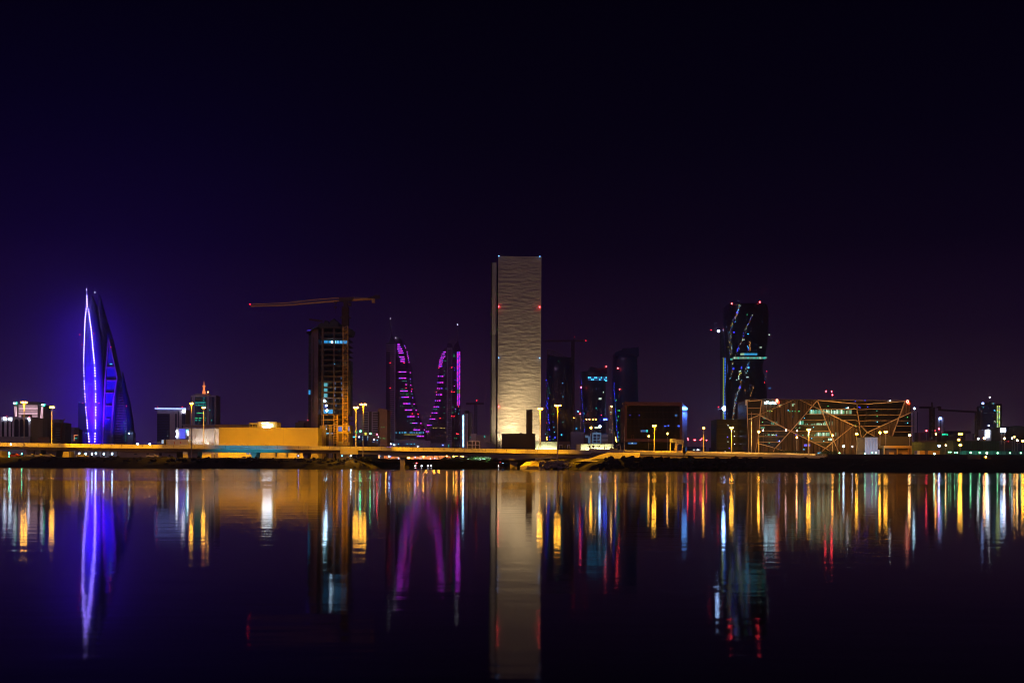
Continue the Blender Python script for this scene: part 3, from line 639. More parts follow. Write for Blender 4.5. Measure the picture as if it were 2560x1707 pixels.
lit(t, [(c2(417, 685), 6, 2.5, E_cyan)], 1394); lit(t, [(c2(x, y), 1.5, 1.2, E_teal) for x, y in [(537, 1065), (539, 1125), (540, 1140), (522, 1160), (538, 1165), (521, 1187), (524, 1211), (534, 1232), (538, 1250), (536, 1270), (537, 1290), (536, 1310), (415, 930), (567, 1232), (500, 1187)]], 1400, tD)
wall(t, 319, 333, 1080, 1398, 20, sailm, 'annex')

# ------------------------------------------------------------------ slab block and antenna tower
t = bld('slab_block', 'mauve slab block topped by a glowing blue line and a round white emblem', 425, 800)
wall(t, 393, 464, 1024, 800, 26, lilac)
pane('window_panel', glassb, t, (393.4, 1034), (424, 1104), 800, .5)
for y in range(1037, 1100, 4): pane('mullion', sailg, t, (393.5, y), (423.8, y + .7), 799.6, .3)
for p0, p1 in (((438, 1034), (442, 1080)), ((445.8, 1028), (447.6, 1080)), ((455, 1034), (463.3, 1072))): pane('window_panel', glassb, t, p0, p1, 800, .5)
pane('roof_slab', lilac, t, (387, 1021.8), (464.5, 1024.4), 799, 1.2)
a_ = W(387, 1021, 798); b__ = W(464, 1021, 798)
MB().box(a_.x, b__.x, 798, 799, a_.z - .45, a_.z + .3).build('roof_light', em('blue_line', (.25, .35, 1), 7), t)
for x, y in ((394, 1017.2), (456.3, 1017)): dot('warning_light', E_red, t, (x, y), 798, .9)
q = MB(); P = W(459.3, 1026.8, 798.6)
q.tube(P, P + Vector((0, -.4, 0)), M2(3.4, 800), M2(3.4, 800), 20); q.build('emblem', E_whs, t)
for a0, a1 in (((458.2, 1028.6), (459.3, 1025)), ((459.3, 1025), (460.4, 1028.6))): MB().beam(W(*a0, 797.9), W(*a1, 797.9), .35, .2).build('emblem_stroke', greywall, t)
dot('lit_window', E_pale, t, (419.6, 1089), 799, .9)
t = bld('roof_terrace_building', 'long low flat-roofed mauve building behind the blue-lit box', 490, 760); wall(t, 458, 545, 1062, 760, 30, lilac); pane('roof_slab', lilac, t, (452, 1060.5), (540, 1062.5), 759, 1.5)

t = bld('antenna_tower', 'office tower with teal lit floors and an orange-lit antenna on its roof', 508, 850)
wall(t, 477, 539, 988, 850, 34, lilac)
for p0, p1 in (((488, 992), (516, 1062)), ((524, 992), (526.2, 1070)), ((529, 992), (535.8, 1062)), ((477.6, 992), (479.4, 1003))): pane('window_panel', glassb, t, p0, p1, 850, .5)
wall(t, 486.5, 519.5, 984.2, 853, 22, greywall, 'roof_block')
for k in range(9): pane('mullion', sailg, t, (488.2, 997 + 6.4 * k), (515.8, 997.6 + 6.4 * k), 849.6, .3)
for y, xs, m in [(1006.2, (489, 492, 495, 498, 501, 504, 507, 510, 513), E_teal), (1013, (490.5, 496, 500, 505, 509, 513.5), E_teal), (1032.5, (493, 496, 499, 502, 505, 507.5), E_grn), (1045, (488.6, 491, 494, 499, 502, 505, 514), E_grn), (1050.6, (489, 492, 498, 500, 513), E_teal), (994.5, (510,), E_teal), (1000.5, (509.5,), E_teal)]:
    for x in xs: pane('lit_window', m, t, (x - 1.1, y - .9), (x + 1.1, y + .9), 849.6, .4)
for x, y in ((524.6, 1025), (529.6, 1050.5)): pane('lit_window', E_teal, t, (x - 1.2, y - 1.2), (x + 1.2, y + 1.2), 849.6, .4)
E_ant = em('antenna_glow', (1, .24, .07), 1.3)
an = MB(); x0_ = W(510, 980, 860)
for ya, yb, ra, rb in ((985, 976, 1.5, 1.2), (976, 968, 1.0, .8), (968, 965.2, .9, 1.3), (965.2, 963.6, 1.3, 1.2), (963.6, 952.5, .35, .12)):
    an.tube(W(510, ya, 860), W(510, yb, 860), ra, rb)
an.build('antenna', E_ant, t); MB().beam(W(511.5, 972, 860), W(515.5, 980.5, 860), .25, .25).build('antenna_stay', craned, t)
dot('roof_lamp', E_sodd, t, (520.6, 980), 852, 1.4)

# ------------------------------------------------------------------ mall
t = bld('blue_lit_building', 'box building with a blue glowing wall and white neon characters on each side', 460, 500)
wall(t, 440.5, 471.2, 1069.5, 500, 22, greywall); pane('lit_wall', E_blup, t, (449, 1071.8), (463.4, 1096.4), 500, .3)
def strokes(name, m, par, polys, Y, wd=.4):
    for P in polys:
        q = MB()
        for a0, a1 in zip(P, P[1:]): q.beam(W(*a0, Y), W(*a1, Y), wd, .3)
        q.build(name, m, par)
cz = crop(430, 1060, 39.2)
strokes('sign_letter', E_whs, t, [[cz(*p) for p in P] for P in [[(400, 620), (430, 660), (480, 600), (510, 640), (480, 730), (410, 790)], [(470, 900), (520, 860), (560, 900), (550, 980), (480, 1030), (460, 980), (500, 940)], [(420, 1110), (520, 1110), (520, 1260), (410, 1260), (410, 1180), (480, 1170)]]], 499.4, .3)
strokes('sign_letter', em('cyan_neon', (.1, .8, 1), 7), t, [[cz(*p) for p in P] for P in [[(1440, 580), (1430, 760), (1480, 800), (1520, 760)], [(1480, 600), (1540, 590), (1550, 660), (1480, 680)]]], 499.4, .3)
strokes('sign_letter', E_whs, t, [[cz(*p) for p in P] for P in [[(1590, 720), (1560, 880), (1590, 980), (1560, 1070)]]], 499.4, .45)
t = bld('white_low_building', 'low white walled building in front of the blue-lit box', 438, 476); wall(t, 415, 469, 1098.5, 476, 12, whitew); wall(t, 410.5, 415, 1099.5, 477, 8, greywall, 'side_wall')
for x, y in ((436, 1107), (452, 1106)): pane('red_notice', mat('red_paint', (.5, .03, .02), .6, .1, 1), t, (x - .8, y - 3), (x + .8, y + 3), 476, .2)
t = bld('light_kiosk', 'small glowing pale blue kiosk left of the low white building', 407, 474, 'kiosk'); wall(t, 403.5, 409.6, 1098.4, 474, 3, greywall); pane('lit_panel', em('kiosk_panel', (.45, .6, .8), .9), t, (404.4, 1099.5), (409, 1108.4), 474, .2)

t = bld('shopping_mall', 'long windowless mall with a floodlit yellow wall and a raised sign block', 640, 480)
wall(t, 471.6, 514, 1070.8, 480, 60, beige, 'beige_wall'); wall(t, 514.4, 536, 1070.6, 479.8, 60, beige, 'beige_wall'); wall(t, 536.3, 548, 1070.4, 481, 60, beige, 'beige_wall')
wall(t, 547, 795.4, 1068.6, 474, 24, yellowwall, 'yellow_wall')
wall(t, 537, 624, 1060.6, 500, 30, brownwall, 'rear_parapet')
wall(t, 622.8, 645, 1056.6, 482, 20, yellowwall, 'sign_block'); sb = wall(t, 644.6, 691.4, 1054.3, 479, 22, yellowwall, 'sign_block')
pane('window_band', glassd, t, (624.5, 1061), (642, 1067.2), 482, .3)
for x in (627, 631, 635, 639): pane('mullion', yellowwall, t, (x, 1061), (x + .8, 1067.2), 481.7, .3)
for x in (620, 708): pane('wall_seam', mat('seam', (.35, .29, .18), .9, .1, 1), t, (x, 1069), (x + .35, 1130), 474, .03)
cs = crop(640, 1040, 39.2)
strokes('sign_letter', E_whs, t, [[cs(*p) for p in P] for P in [[(600, 660), (640, 740), (680, 680)], [(720, 690), (760, 770), (800, 680)], [(840, 660), (840, 740), (900, 740), (900, 680)], [(950, 670), (950, 740)], [(990, 740), (1000, 650), (1040, 740)], [(1070, 650), (1130, 650), (1150, 720), (1080, 740)]]], 478.4, .26)
strokes('sign_letter', E_sign, t, [[cs(*p) for p in P] for P in [[(1170, 860), (1290, 900), (1410, 850), (1540, 850), (1600, 900), (1560, 980)], [(1200, 960), (1330, 970), (1480, 960)], [(720, 1080), (760, 1010), (860, 1010), (900, 1080), (840, 1140), (750, 1130), (720, 1080)], [(930, 1140), (930, 1030), (1050, 1020), (1060, 1140)], [(1100, 1140), (1100, 1030), (1230, 1030)], [(1260, 1140), (1270, 1020), (1400, 1020), (1400, 1140), (1270, 1140)]]], 478.4, .62)
for k, (x, en) in enumerate([(489, 2200), (513, 2600), (544.5, 5000)]):
    p = W(x, 1113, 477.6); f_ = thing('wall_floodlight', 'white uplight at the foot of the beige mall wall, %s' % ['leftmost', 'middle', 'brightest at the corner'][k], 'floodlight', (p.x, 476.4, 4.0), 'uplights along the beige wall')
    MB().box(p.x - .5, p.x + .5, 476, 476.5, 8.4, 8.9).build('housing', craned, f_); MB().tube((p.x, 476.3, 4), (p.x, 476.3, 8.5), .06, .06).build('stand', steely, f_)
    spot('uplight', (p.x, 476.4, 9.1), (p.x, 479.2, 17), en, (.9, .95, 1), 100, .9, .2, f_)
    if k == 2: piece('lens', E_wht, f_, (p.x, 476.2, 9.0), (1.2, .4, .7), 'ball')
t = bld('site_podium', 'dark stepped podium with a small red sign left of the unfinished tower', 770, 640); wall(t, 745, 800, 1052, 640, 30, craned); wall(t, 738, 760, 1056, 636, 10, craned, 'step'); wall(t, 766, 800, 1038, 645, 26, greywall, 'upper_block')
q = MB()
P = [(769.5, 1051), (773, 1048.6), (778, 1047.6), (784.5, 1048.5)]
for a0, a1 in zip(P, P[1:]): q.beam(W(*a0, 635.4), W(*a1, 635.4), .5, .3)
q.build('sign_arc', em('red_sign', (1, .02, .06), 5), t); q = MB(); q.beam(W(777, 1049.7, 635.4), W(786, 1049.2, 635.4), .35, .3); q.build('sign_bar', E_bsgn, t)

# ------------------------------------------------------------------ unfinished tower
Yt = 620
t = bld('unfinished_tower', 'concrete tower under construction with bare floors and one blue-lit storey', 822, Yt)
lf = mat('grey_purple_wall', (.10, .07, .13), .85, .15, .15)
wall(t, 778, 795.5, 822, Yt - 2, 26, lf, 'side_wall'); wall(t, 771.5, 778, 830, Yt + 4, 22, blackm, 'side_bay'); wall(t, 782, 784.5, 842, Yt - 2.3, .4, blackm, 'wall_recess', zb=W(783, 1030, Yt).z)
wall(t, 800, 868, 818, Yt + 9, 14, blackm, 'core')
fl = [819.5, 833.3, 847, 861.6, 873.9, 887.6, 901, 914.4, 928.2, 941.2, 954.5, 968, 981, 995, 1009, 1022, 1035.7, 1048.7, 1062.5, 1082, 1105]
for y in fl:
    q = MB(); a_ = W(795.5, y + .6, Yt); c_ = W(805, y - .3, Yt); d_ = W(871, y + .4, Yt)
    q.add([(a_.x, Yt + 2, a_.z), (c_.x, Yt - 2, c_.z), (d_.x, Yt - 2, d_.z), (d_.x, Yt + 20, d_.z), (a_.x, Yt + 20, a_.z)] + [(a_.x, Yt + 2, a_.z + .35), (c_.x, Yt - 2, c_.z + .35), (d_.x, Yt - 2, d_.z + .35), (d_.x, Yt + 20, d_.z + .35), (a_.x, Yt + 20, a_.z + .35)],
          [(0, 1, 2, 3, 4), (9, 8, 7, 6, 5)] + [(i, (i + 1) % 5, (i + 1) % 5 + 5, i + 5) for i in range(5)])
    q.build('floor_slab', darkcon, t)
for y in fl[:16:1]:
    a_ = W(771, y + 6, Yt); MB().box(a_.x - .3, W(778, y, Yt).x, Yt + 2.6, Yt + 5, a_.z, a_.z + .3).build('ledge', darkcon, t)
for x, w_ in ((806.5, 5), (835, 3)): wall(t, x - w_ / 2, x + w_ / 2, 820, Yt - 1.6, 1.6, darkcon, 'column')
for x in (820, 850, 869): wall(t, x - .8, x + .8, 820, Yt + 4, 1, darkcon, 'column')
wall(t, 869.5, 876, 901, Yt + 1, 18, blackm, 'stair_block', zb=W(872, 1038, Yt).z)
P = [(764, 829), (795, 815), (797, 817), (766, 832)]
wallbit('roof_formwork', blackm, t, P, Yt - 4, 26); pane('edge_light', em('violet_edge', (.1, .05, 1), 1.5), t, (768, 825.4), (777, 826.4), Yt - 4, .3)
wallbit('roof_formwork', blackm, t, [(795, 822), (795, 812), (803, 806), (810, 808), (812, 800), (819, 802), (823, 811), (826, 802), (832, 799), (835, 795), (838, 801), (845, 804), (847, 822)], Yt - 1, 16)
wallbit('roof_formwork', blackm, t, [(847, 822), (847, 818), (880, 823), (876, 836), (871, 836), (871, 828)], Yt - 1, 14)
for x in range(770, 800, 3): MB().beam(W(x, 829 - (x - 766) * .42, Yt - 3), W(x + .3, 824 - (x - 766) * .42, Yt - 3), .2, .2).build('rebar', craned, t)
MB().beam(W(773, 798.5, Yt), W(806, 803, Yt), 1.0, .8).build('placing_boom', craned, t)
# lamps of the lit storey, its lit interior painted as glowing panes
for x0, x1, y1 in ((796.5, 803.5, 859), (809, 828, 857.5), (832, 834, 858), (837, 841, 859), (843, 870, 859)):
    pane('lit_screen', em('site_blue', (.03, .33, .75), 1.1), t, (x0, 848.4), (x1, y1), Yt + 8.5, .2)  # lit interior painted as glowing panes, not screens
for x0, x1 in ((838, 840.5), (844, 845.5), (851, 853), (857, 859)): pane('lit_screen', em('site_pale', (.2, .6, 1), 2), t, (x0, 850), (x1, 858), Yt + 8.2, .2)  # lit interior painted as glowing panes, not screens
dot('work_lamp', E_wht, t, (830.5, 855.5), Yt - 1, 2.1)
for y0 in (955.5, 969, 982.3): pane('lit_room', em('site_teal', (.10, .42, .5), 1.0), t, (808, y0), (818.6, y0 + 11.5), Yt + 8, .2)
for x, y, r_ in ((812.4, 1001.7, 3.0), (816, 1013.8, 2.4), (817.5, 1026, 3.0)): dot('work_lamp', E_wht, t, (x, y), Yt - 1, r_)
pane('lit_room', em('site_teal'), t, (808, 996.5), (819, 1001), Yt + 8, .2) if False else None
pane('lit_room', em('site_blue', (.03, .33, .75), 1.1), t, (808, 1023), (832, 1034), Yt + 8, .2); pane('lit_room', em('site_deep', (.02, .08, .5), .8), t, (808, 1009.5), (820, 1021), Yt + 8, .2)
lit(t, [((x, y), 2, 5, E_dimb) for x, y in [(853, 945), (853.5, 958), (838, 958), (838, 972), (837, 988), (838, 1000), (854, 972), (855, 988), (840, 1013)]], Yt - 2)
pane('lit_room', em('site_blue', (.03, .33, .75), 1.1), t, (771.6, 974), (776, 986), Yt + 4, .2)
for x, y in ((815.3, 1071.7), ): dot('work_lamp', E_cel, t, (x, y), Yt - 2, 1.8)
lit(t, [((815, 1066), 3, 8, E_dimb), ((822, 1083.5), 12, 2.5, E_cyan), ((829, 1083.5), 3, 2, E_cel), ((829, 1097), 5, 4, E_cyan), ((837, 910), 1.3, 1.3, E_cyan)], Yt - 2)
wall(t, 799, 814, 1064.5, Yt - 5, 6, yellowwall, 'site_wall'); wall(t, 814, 834, 1088, Yt - 3, 4, darkcon, 'site_wall')
for x in (822, 826): wall(t, x, x + 3, 1062, Yt - 3.4, 1, concrete, 'column')
# scaffold towers
sc_ = thing('scaffold_hoist', 'yellow lit hoist mast and scaffold in front of the unfinished tower', 'scaffold', base(838, 612))
for x in (834.2, 841.6, 843.8): wall(sc_, x, x + 1.3, 1036, 612, .8, craney, 'post')
for k in range(17): pane('rung', craney, sc_, (834.2, 1038 + 4.3 * k), (844.6, 1038.9 + 4.3 * k), 612.3, .4)
for x in (805.5, 808): wall(sc_, x, x + 1.2, 1036 if x > 807 else 1063, 613, .6, craney, 'post')
for y in (1036, 1049, 1062.5, 1070, 1084): pane('rung', craney, sc_, (805, y), (835, y + .9), 613, .4)
for x in (844.5, 857): MB().beam(W(x, 1062, 613), W(x + 1, 1108, 613), .4, .4).build('post', craney, sc_)
an_ = bld('site_office', 'yellow site block with blue windows at the foot of the crane', 860, 616)
wall(an_, 843.6, 875.8, 1063, 617, 10, yellowwall, 'wall')
for p0, p1, m in (((845, 1066), (855, 1078), E_cel), ((870, 1066.5), (873.6, 1077), E_cel), ((845, 1083), (856, 1103), brownwall), ((870, 1083), (874.6, 1105), brownwall), ((858, 1083), (868, 1103), brownwall)):
    pane('window', m if m is not E_cel else em('site_window', (.04, .2, .9), .9), an_, p0, p1, 617, .2)
for x in (847.5, 850, 852.5): pane('mullion', blackm, an_, (x, 1066), (x + .6, 1078), 616.7, .1)
pane('balcony', yellowwall, an_, (842.5, 1079), (876.6, 1082), 616, 1.2)

for k, (x_, z_) in enumerate(((842, 30), (872, 95))):  # floodlights added out of sight to brighten the crane
    p = W(x_, 1110, 560 - 30 * k); f_ = thing('crane_floodlight', 'added unseen sodium floodlight mast brightening the %s' % ('crane mast', 'crane jib')[k], 'floodlight', (p.x, p.y, 4), 'added crane fill lights')  # added fill light for the crane, out of sight
    MB().tube((p.x, p.y, 4), (p.x, p.y, 11.6), .15, .1).build('pole', steely, f_); MB().box(p.x - .5, p.x + .5, p.y - .4, p.y + .2, 11.5, 11.9).build('housing', craned, f_)  # pole and housing of the added crane fill light
    q_ = W(864 if k == 0 else 760, 1000, 606); spot('crane_fill_beam', (p.x, p.y + .4, 12.2), (q_.x, 606, z_ if k == 0 else 102), (210 if k == 0 else 62) * KW, SOD, 44 if k == 0 else 50, .9, .2, f_)

# ------------------------------------------------------------------ tower cranes
def lattice(b, p0, p1, wd, n, r=.14, dy=None):
    """square lattice mast or jib between two points"""
    p0, p1 = Vector(p0), Vector(p1); t_ = (p1 - p0).normalized(); y = Vector((0, 1, 0)); u = t_.cross(y).normalized()
    dy = dy or wd; cs_ = [u * i * wd / 2 + y * j * dy / 2 for i, j in ((-1, -1), (1, -1), (1, 1), (-1, 1))]
    for c_ in cs_: b.beam(p0 + c_, p1 + c_, r * 1.6, r * 1.6)
    for k in range(n):
        a_, c_ = p0.lerp(p1, k / n), p0.lerp(p1, (k + 1) / n)
        for j in range(4):
            q0, q1 = cs_[j], cs_[(j + 1) % 4]
            if k % 2: q0, q1 = q1, q0
            b.beam(a_ + q0, c_ + q1, r, r); b.beam(a_ + q0, a_ + q1, r, r)
    return b
Yc = 606
cr = thing('tower_crane', 'tall yellow tower crane with a long jib over the unfinished tower', 'crane', base(864, Yc), 'tower cranes')
lattice(MB(), W(863.2, 1112, Yc), W(863.6, 815, Yc), 2.8, 34, .13).build('lower_mast', craney, cr)
lattice(MB(), W(863.6, 815, Yc), W(864, 768, Yc), 3.5, 10, .3).build('upper_mast', craned, cr)
q = MB(); 
for ya, yb, w_ in ((815, 771, 3.2), (772, 756, 2.8), (758, 750, 3.4)):
    a_, b__ = W(864, ya, Yc), W(864, yb, Yc); q.box(a_.x - w_ / 2 * .8, a_.x + w_ / 2 * .8, Yc - 1, Yc + 1, a_.z, b__.z)
q.build('climbing_frame', craned, cr)
for y, w_ in ((795.5, 13), (770, 8), (885, 9)):
    a_ = W(864, y, Yc); MB().box(a_.x - M2(w_, Yc), a_.x + M2(w_, Yc), Yc - 2, Yc + 2, a_.z, a_.z + .5).build('collar', craned, cr)
def chord(P, r_, name, m):
    q = MB()
    for a0, a1 in zip(P, P[1:]): q.beam(a0, a1, r_, r_)
    q.build(name, m, cr)
lo = [W(627, 765.6, Yc), W(720, 763, Yc), W(780, 757.8, Yc), W(848, 752.2, Yc)]; up = [W(632, 760.5, Yc), W(720, 757, Yc), W(780, 749.5, Yc), W(848, 744.2, Yc)]
q = MB()
for P, dy in ((lo, -.7), (lo, .7), (up, 0)):
    for a0, a1 in zip(P, P[1:]): q.beam(a0 + Vector((0, dy, 0)), a1 + Vector((0, dy, 0)), .42 if P is lo else .3, .3)
def onp(P, f_):
    x = P[0].x + (P[-1].x - P[0].x) * f_
    for a0, a1 in zip(P, P[1:]):
        if a0.x <= x <= a1.x + .001: return a0.lerp(a1, (x - a0.x) / (a1.x - a0.x))
for k in range(44):
    a0, a1, a2 = onp(lo, k / 44), onp(up, (k + .5) / 44), onp(lo, (k + 1) / 44); q.beam(a0 + Vector((0, -.7, 0)), a1, .1, .1); q.beam(a1, a2 + Vector((0, .7, 0)), .1, .1)
q.build('jib', craney, cr)
q = MB(); q.beam(W(878, 750.5, Yc), W(933, 747.2, Yc), 1.0, 1.4); q.beam(W(884, 743.2, Yc), W(930, 746.5, Yc), .2, .2); q.build('counter_jib', craney, cr)
wallbit('counterweight', craned, cr, [(919, 744), (930, 741), (938, 737.6), (949, 737.6), (949.5, 745), (936, 746.5), (920, 745.5)], Yc - 1.2, 2.4)
wallbit('counterweight', craney, cr, [(928, 746), (937, 746), (936.6, 757), (930, 757)], Yc - 1, 2)
wallbit('cab', craned, cr, [(847, 743.5), (884, 742.5), (880, 751), (876, 752.5), (848, 752.8)], Yc - 1.4, 2.8); wallbit('cab', craned, cr, [(870, 756), (877, 756), (877.5, 764), (870, 764)], Yc - 1.4, 2)
wallbit('trolley', craned, cr, [(832, 752), (844, 752), (841, 757), (839, 761), (836.5, 757)], Yc - .6, 1.2)
wallbit('hook_block', craned, cr, [(835, 765.5), (841.5, 765.5), (841, 769), (838.3, 772), (836, 769)], Yc - .5, 1); MB().beam(W(838.3, 760, Yc), W(838.3, 784, Yc), .12, .12).build('cable', craned, cr)
dot('warning_light', E_red, cr, (625.7, 760.6), Yc, 1.2)
pl = lambda px, py, e_=40000, a=70: None

t = bld('louvred_block', 'white banded office block behind the bridge right of the crane', 920, 800)
wall(t, 909, 944.6, 1028.5, 800, 24, darkcon); wall(t, 896, 909, 1035, 802, 20, lilac, 'side_wall')
for k in range(11):
    for x0, x1 in ((897 if k > 3 else 909.4, 919.6), (932, 944.4)): pane('white_band', whitew, t, (x0, 1029.2 + 5.75 * k), (x1, 1031.4 + 5.75 * k), 800, .7)
for x in (921.2, 930.6): pane('white_pier', whitew, t, (x - 1, 1029), (x + 1, 1090), 800, .8)
t = bld('glass_low_block', 'low dark glass block with blue and green lights beside the louvred block', 920, 700); wall(t, 875, 946, 1087.4, 700, 20, glassb)
lit(t, [((x, y), w_, h_, m) for x, y, w_, h_, m in [(885, 1092, 6, 3, E_cyan), (879, 1083, 1.6, 3, E_cyan), (891, 1082, 2, 5, E_grn), (898, 1092, 2.4, 2.4, E_whs), (914, 1084, 5, 6, E_yel), (906.5, 1098.5, 2, 2, E_cyan), (919, 1096, 2, 9, E_dimb), (935.4, 1098.6, 2, 2, E_whs), (943, 1100, 2, 2, E_cyan), (934, 1104, 6, 2, E_dimb), (890, 1079, 8, 2, E_grn), (872, 1082, 3, 3, E_cyan), (919.5, 1092, 1.5, 4, E_pale), (943, 1106, 2, 2, E_dimb), (907, 1092, 1.5, 3, E_cyan), (946, 1092, 1.4, 1.4, E_whs)]], 699.6)
dot('green_lamp', em('green_lamp', (.1, 1, .35), 30), t, (901.4, 1077.5), 698, 2.0); dot('green_lamp', E_grnb, t, (926.2, 1083.6), 698, 2.0); dot('red_lamp', E_redb, t, (942.8, 1085.6), 698, 1.6)
t = bld('dark_roofed_block', 'dark block with a sloping roof and a few green windows left of the curved towers', 956, 900)
wallbit('wall', brownwall, t, [(944.8, 1115), (944.8, 1022), (950, 1020), (968, 1024), (968, 1115)], 900, 24)
lit(t, [((x, y), 2.2, 1.4, E_grn) for x, y in [(947, 1067), (954, 1067), (960, 1067.6), (951, 1095), (958, 1095.5), (962, 1096)]], 899.6)

# ------------------------------------------------------------------ curved twin towers
Yh = 2000
hm = mat('night_glass', (.018, .014, .04), .25, .4, .02); hs = mat('spine_wall', (.55, .45, .6), .8, .15, .03)
def HX(L): return [(ch(0, y)[1], ch(a, 0)[0], ch(b_, 0)[0]) for y, a, b_ in L]
t = bld('curved_tower', 'left curved tower sweeping out to the right with magenta light bars', 1010, Yh, group='pair of curved towers with magenta bars')
H1 = loft(HX([(252, 203, 232), (262, 200, 256), (310, 112, 280), (380, 112, 300), (480, 112, 320), (540, 112, 343), (620, 112, 345), (700, 112, 350), (800, 112, 365), (880, 112, 378), (960, 112, 400), (1090, 112, 450), (1180, 112, 485), (1290, 112, 495)]), Yh, 50, 24, 3.5, power=4, dscale=False)
H1.build('tower_body', hm, t); t1 = H1.bvh()
wall(t, ch(100, 0)[0], ch(190, 0)[0], ch(0, 302)[1], Yh - 12, 30, hm, 'spine_core'); wall(t, ch(180, 0)[0], ch(190, 0)[0], ch(0, 310)[1], Yh - 13, 3, hs, 'spine_edge'); wall(t, ch(97, 0)[0], ch(107, 0)[0], ch(0, 960)[1], Yh - 13, 3, hs, 'spine_edge')
for k in range(49): pane('balcony', hs, t, ch(102 if k < 4 else 138, 318 + k * 19.3), ch(181, 325 + k * 19.3), Yh - 12, 1.0)
wallbit('roof_spire', hm, t, [ch(*p) for p in [(130, 292), (146, 238), (150, 208), (156, 238), (180, 270), (196, 300), (130, 302)]], Yh - 4, 14)
MB().tube(W(*ch(150, 210), Yh), W(*ch(141, 64), Yh), .8, .3).build('mast', craned, t)
for x, y in ((141, 62), (194, 253)): dot('warning_light', E_whs, t, ch(x, y), Yh - 6, .9)
mg = [(208, 235, 318), (210, 240, 340), (208, 255, 360), (215, 262, 380), (222, 270, 400), (230, 278, 440), (240, 283, 462), (240, 283, 483), (222, 297, 586), (225, 295, 648), (288, 300, 710), (237, 310, 772), (250, 322, 834), (265, 338, 896), (283, 355, 958), (305, 378, 1023), (333, 405, 1087), (367, 433, 1152), (400, 470, 1217)]
it = []
for k, (a0, a1, y) in enumerate(mg):
    n_ = 3 if a1 - a0 > 20 else 1
    for j in range(n_):
        x = a0 + (a1 - a0) * (j + .5) / n_; it.append((ch(x, y), (a1 - a0) / n_ / 3.92 * .92, 1.7, E_grn if y == 1087 and j == 0 else (E_vio if (j + k) % 3 == 0 else E_mag)))
for k, (x, y) in enumerate([(284, 330), (291, 350), (305, 390), (310, 410), (315, 432), (318, 450), (321, 470), (325, 492), (337, 593), (338, 655), (343, 715), (350, 776), (362, 838), (376, 900), (395, 962), (417, 1025), (443, 1090), (475, 1153)]): it.append((ch(x - 3, y), 2.6, 2, E_mag if k % 3 else E_vio))
lit(t, it, Yh, t1, .8, 'light_bar')
random.seed(3)
it = [(ch(x, y), 1.6, 1.5, m) for x, y, m in [(258, 675, E_grn), (270, 674, E_grn), (284, 675, E_grn), (296, 676, E_teal), (130, 390, E_teal), (222, 427, E_teal), (160, 674, E_grn), (130, 718, E_teal), (152, 716, E_grn), (172, 715, E_grn), (150, 796, E_pale), (163, 797, E_pale), (176, 797, E_pale), (246, 756, E_grn), (262, 754, E_grn), (284, 757, E_grn), (240, 798, E_grn), (266, 798, E_grn), (298, 797, E_grn), (313, 800, E_grn), (298, 815, E_grn), (313, 818, E_grn), (343, 802, E_teal), (356, 802, E_teal), (240, 920, E_grn), (264, 924, E_grn), (355, 922, E_grn), (372, 944, E_teal), (340, 1057, E_grn), (372, 1060, E_teal), (310, 1068, E_teal), (380, 1134, E_teal), (262, 347, E_grn), (340, 683, E_teal)]]
for x in (152, 196, 232, 258, 280, 292, 335, 352, 375, 400, 425, 440, 463): it.append((ch(x, 1180), 2.6, 2, E_cyan))
for x in (278, 292, 305, 318, 330, 345, 358, 372, 388, 402, 416, 434): it.append((ch(x, 1200), 1.8, 1.5, E_yel))
for x in (160, 196, 350, 366): it.append((ch(x, 1247), 2, 1.4, E_grn))
lit(t, it, Yh, t1, .8)
for x, y in [(138, 498), (275, 498), (138, 744), (295, 744), (352, 752), (135, 995), (355, 995), (413, 1000)]: dot('warning_light', E_red, t, ch(x, y), Yh - 14, .9)

t = bld('curved_tower', 'right curved tower sweeping left with a column of magenta bars on its edge', 1120, Yh, group='pair of curved towers with magenta bars')
H2 = loft(HX([(365, 655, 833), (430, 634, 832), (540, 614, 832), (640, 602, 831), (750, 594, 829), (870, 574, 824), (970, 549, 822), (1060, 519, 821), (1150, 488, 820), (1290, 478, 820)]), Yh, 50, 24, 3.5, power=4, dscale=False)
H2.build('tower_body', hm, t); t2 = H2.bvh()
wall(t, ch(695, 0)[0], ch(745, 0)[0], ch(0, 350)[1], Yh - 10, 20, hs, 'spine_wall')
for k in range(45): pane('balcony', hm, t, ch(704, 372 + k * 19.6), ch(741, 384 + k * 19.6), Yh - 10, .6)
wallbit('roof_spire', hm, t, [ch(*p) for p in [(748, 372), (768, 322), (790, 300), (801, 262), (808, 300), (822, 345), (835, 378)]], Yh - 4, 14)
wallbit('crown', hm, t, [ch(*p) for p in [(655, 366), (695, 345), (697, 312), (715, 302), (742, 310), (746, 330), (765, 372)]], Yh - 2, 20)
MB().tube(W(*ch(801, 270), Yh), W(*ch(801, 126), Yh), .8, .3).build('mast', craned, t); dot('warning_light', E_whs, t, ch(801, 123), Yh, .9)
it = []
for k, (a0, a1, y) in enumerate([(655, 685, 393), (645, 675, 412), (640, 680, 435), (630, 665, 453), (622, 660, 473), (620, 655, 492), (615, 652, 512), (613, 652, 532), (605, 660, 630), (602, 660, 690), (596, 652, 748), (587, 648, 808), (577, 633, 867), (564, 620, 927), (545, 602, 987), (526, 580, 1047), (499, 550, 1108), (488, 523, 1170)]):
    for j in range(3): it.append((ch(a0 + (a1 - a0) * (j + .5) / 3, y), (a1 - a0) / 3 / 3.92 * .92, 1.7, E_vio if (j + k) % 3 == 0 else E_mag))
for k in range(27):
    y = 396 + k * 19.6
    for j in range(2): it.append((ch(801 + 17 * j - k * .1, y), 4, 2.1, (E_yel if j else E_grn) if k in (19, 20) else (E_mag if (k + j) % 3 else E_vio)))
lit(t, it, Yh, t2, .8, 'light_bar')
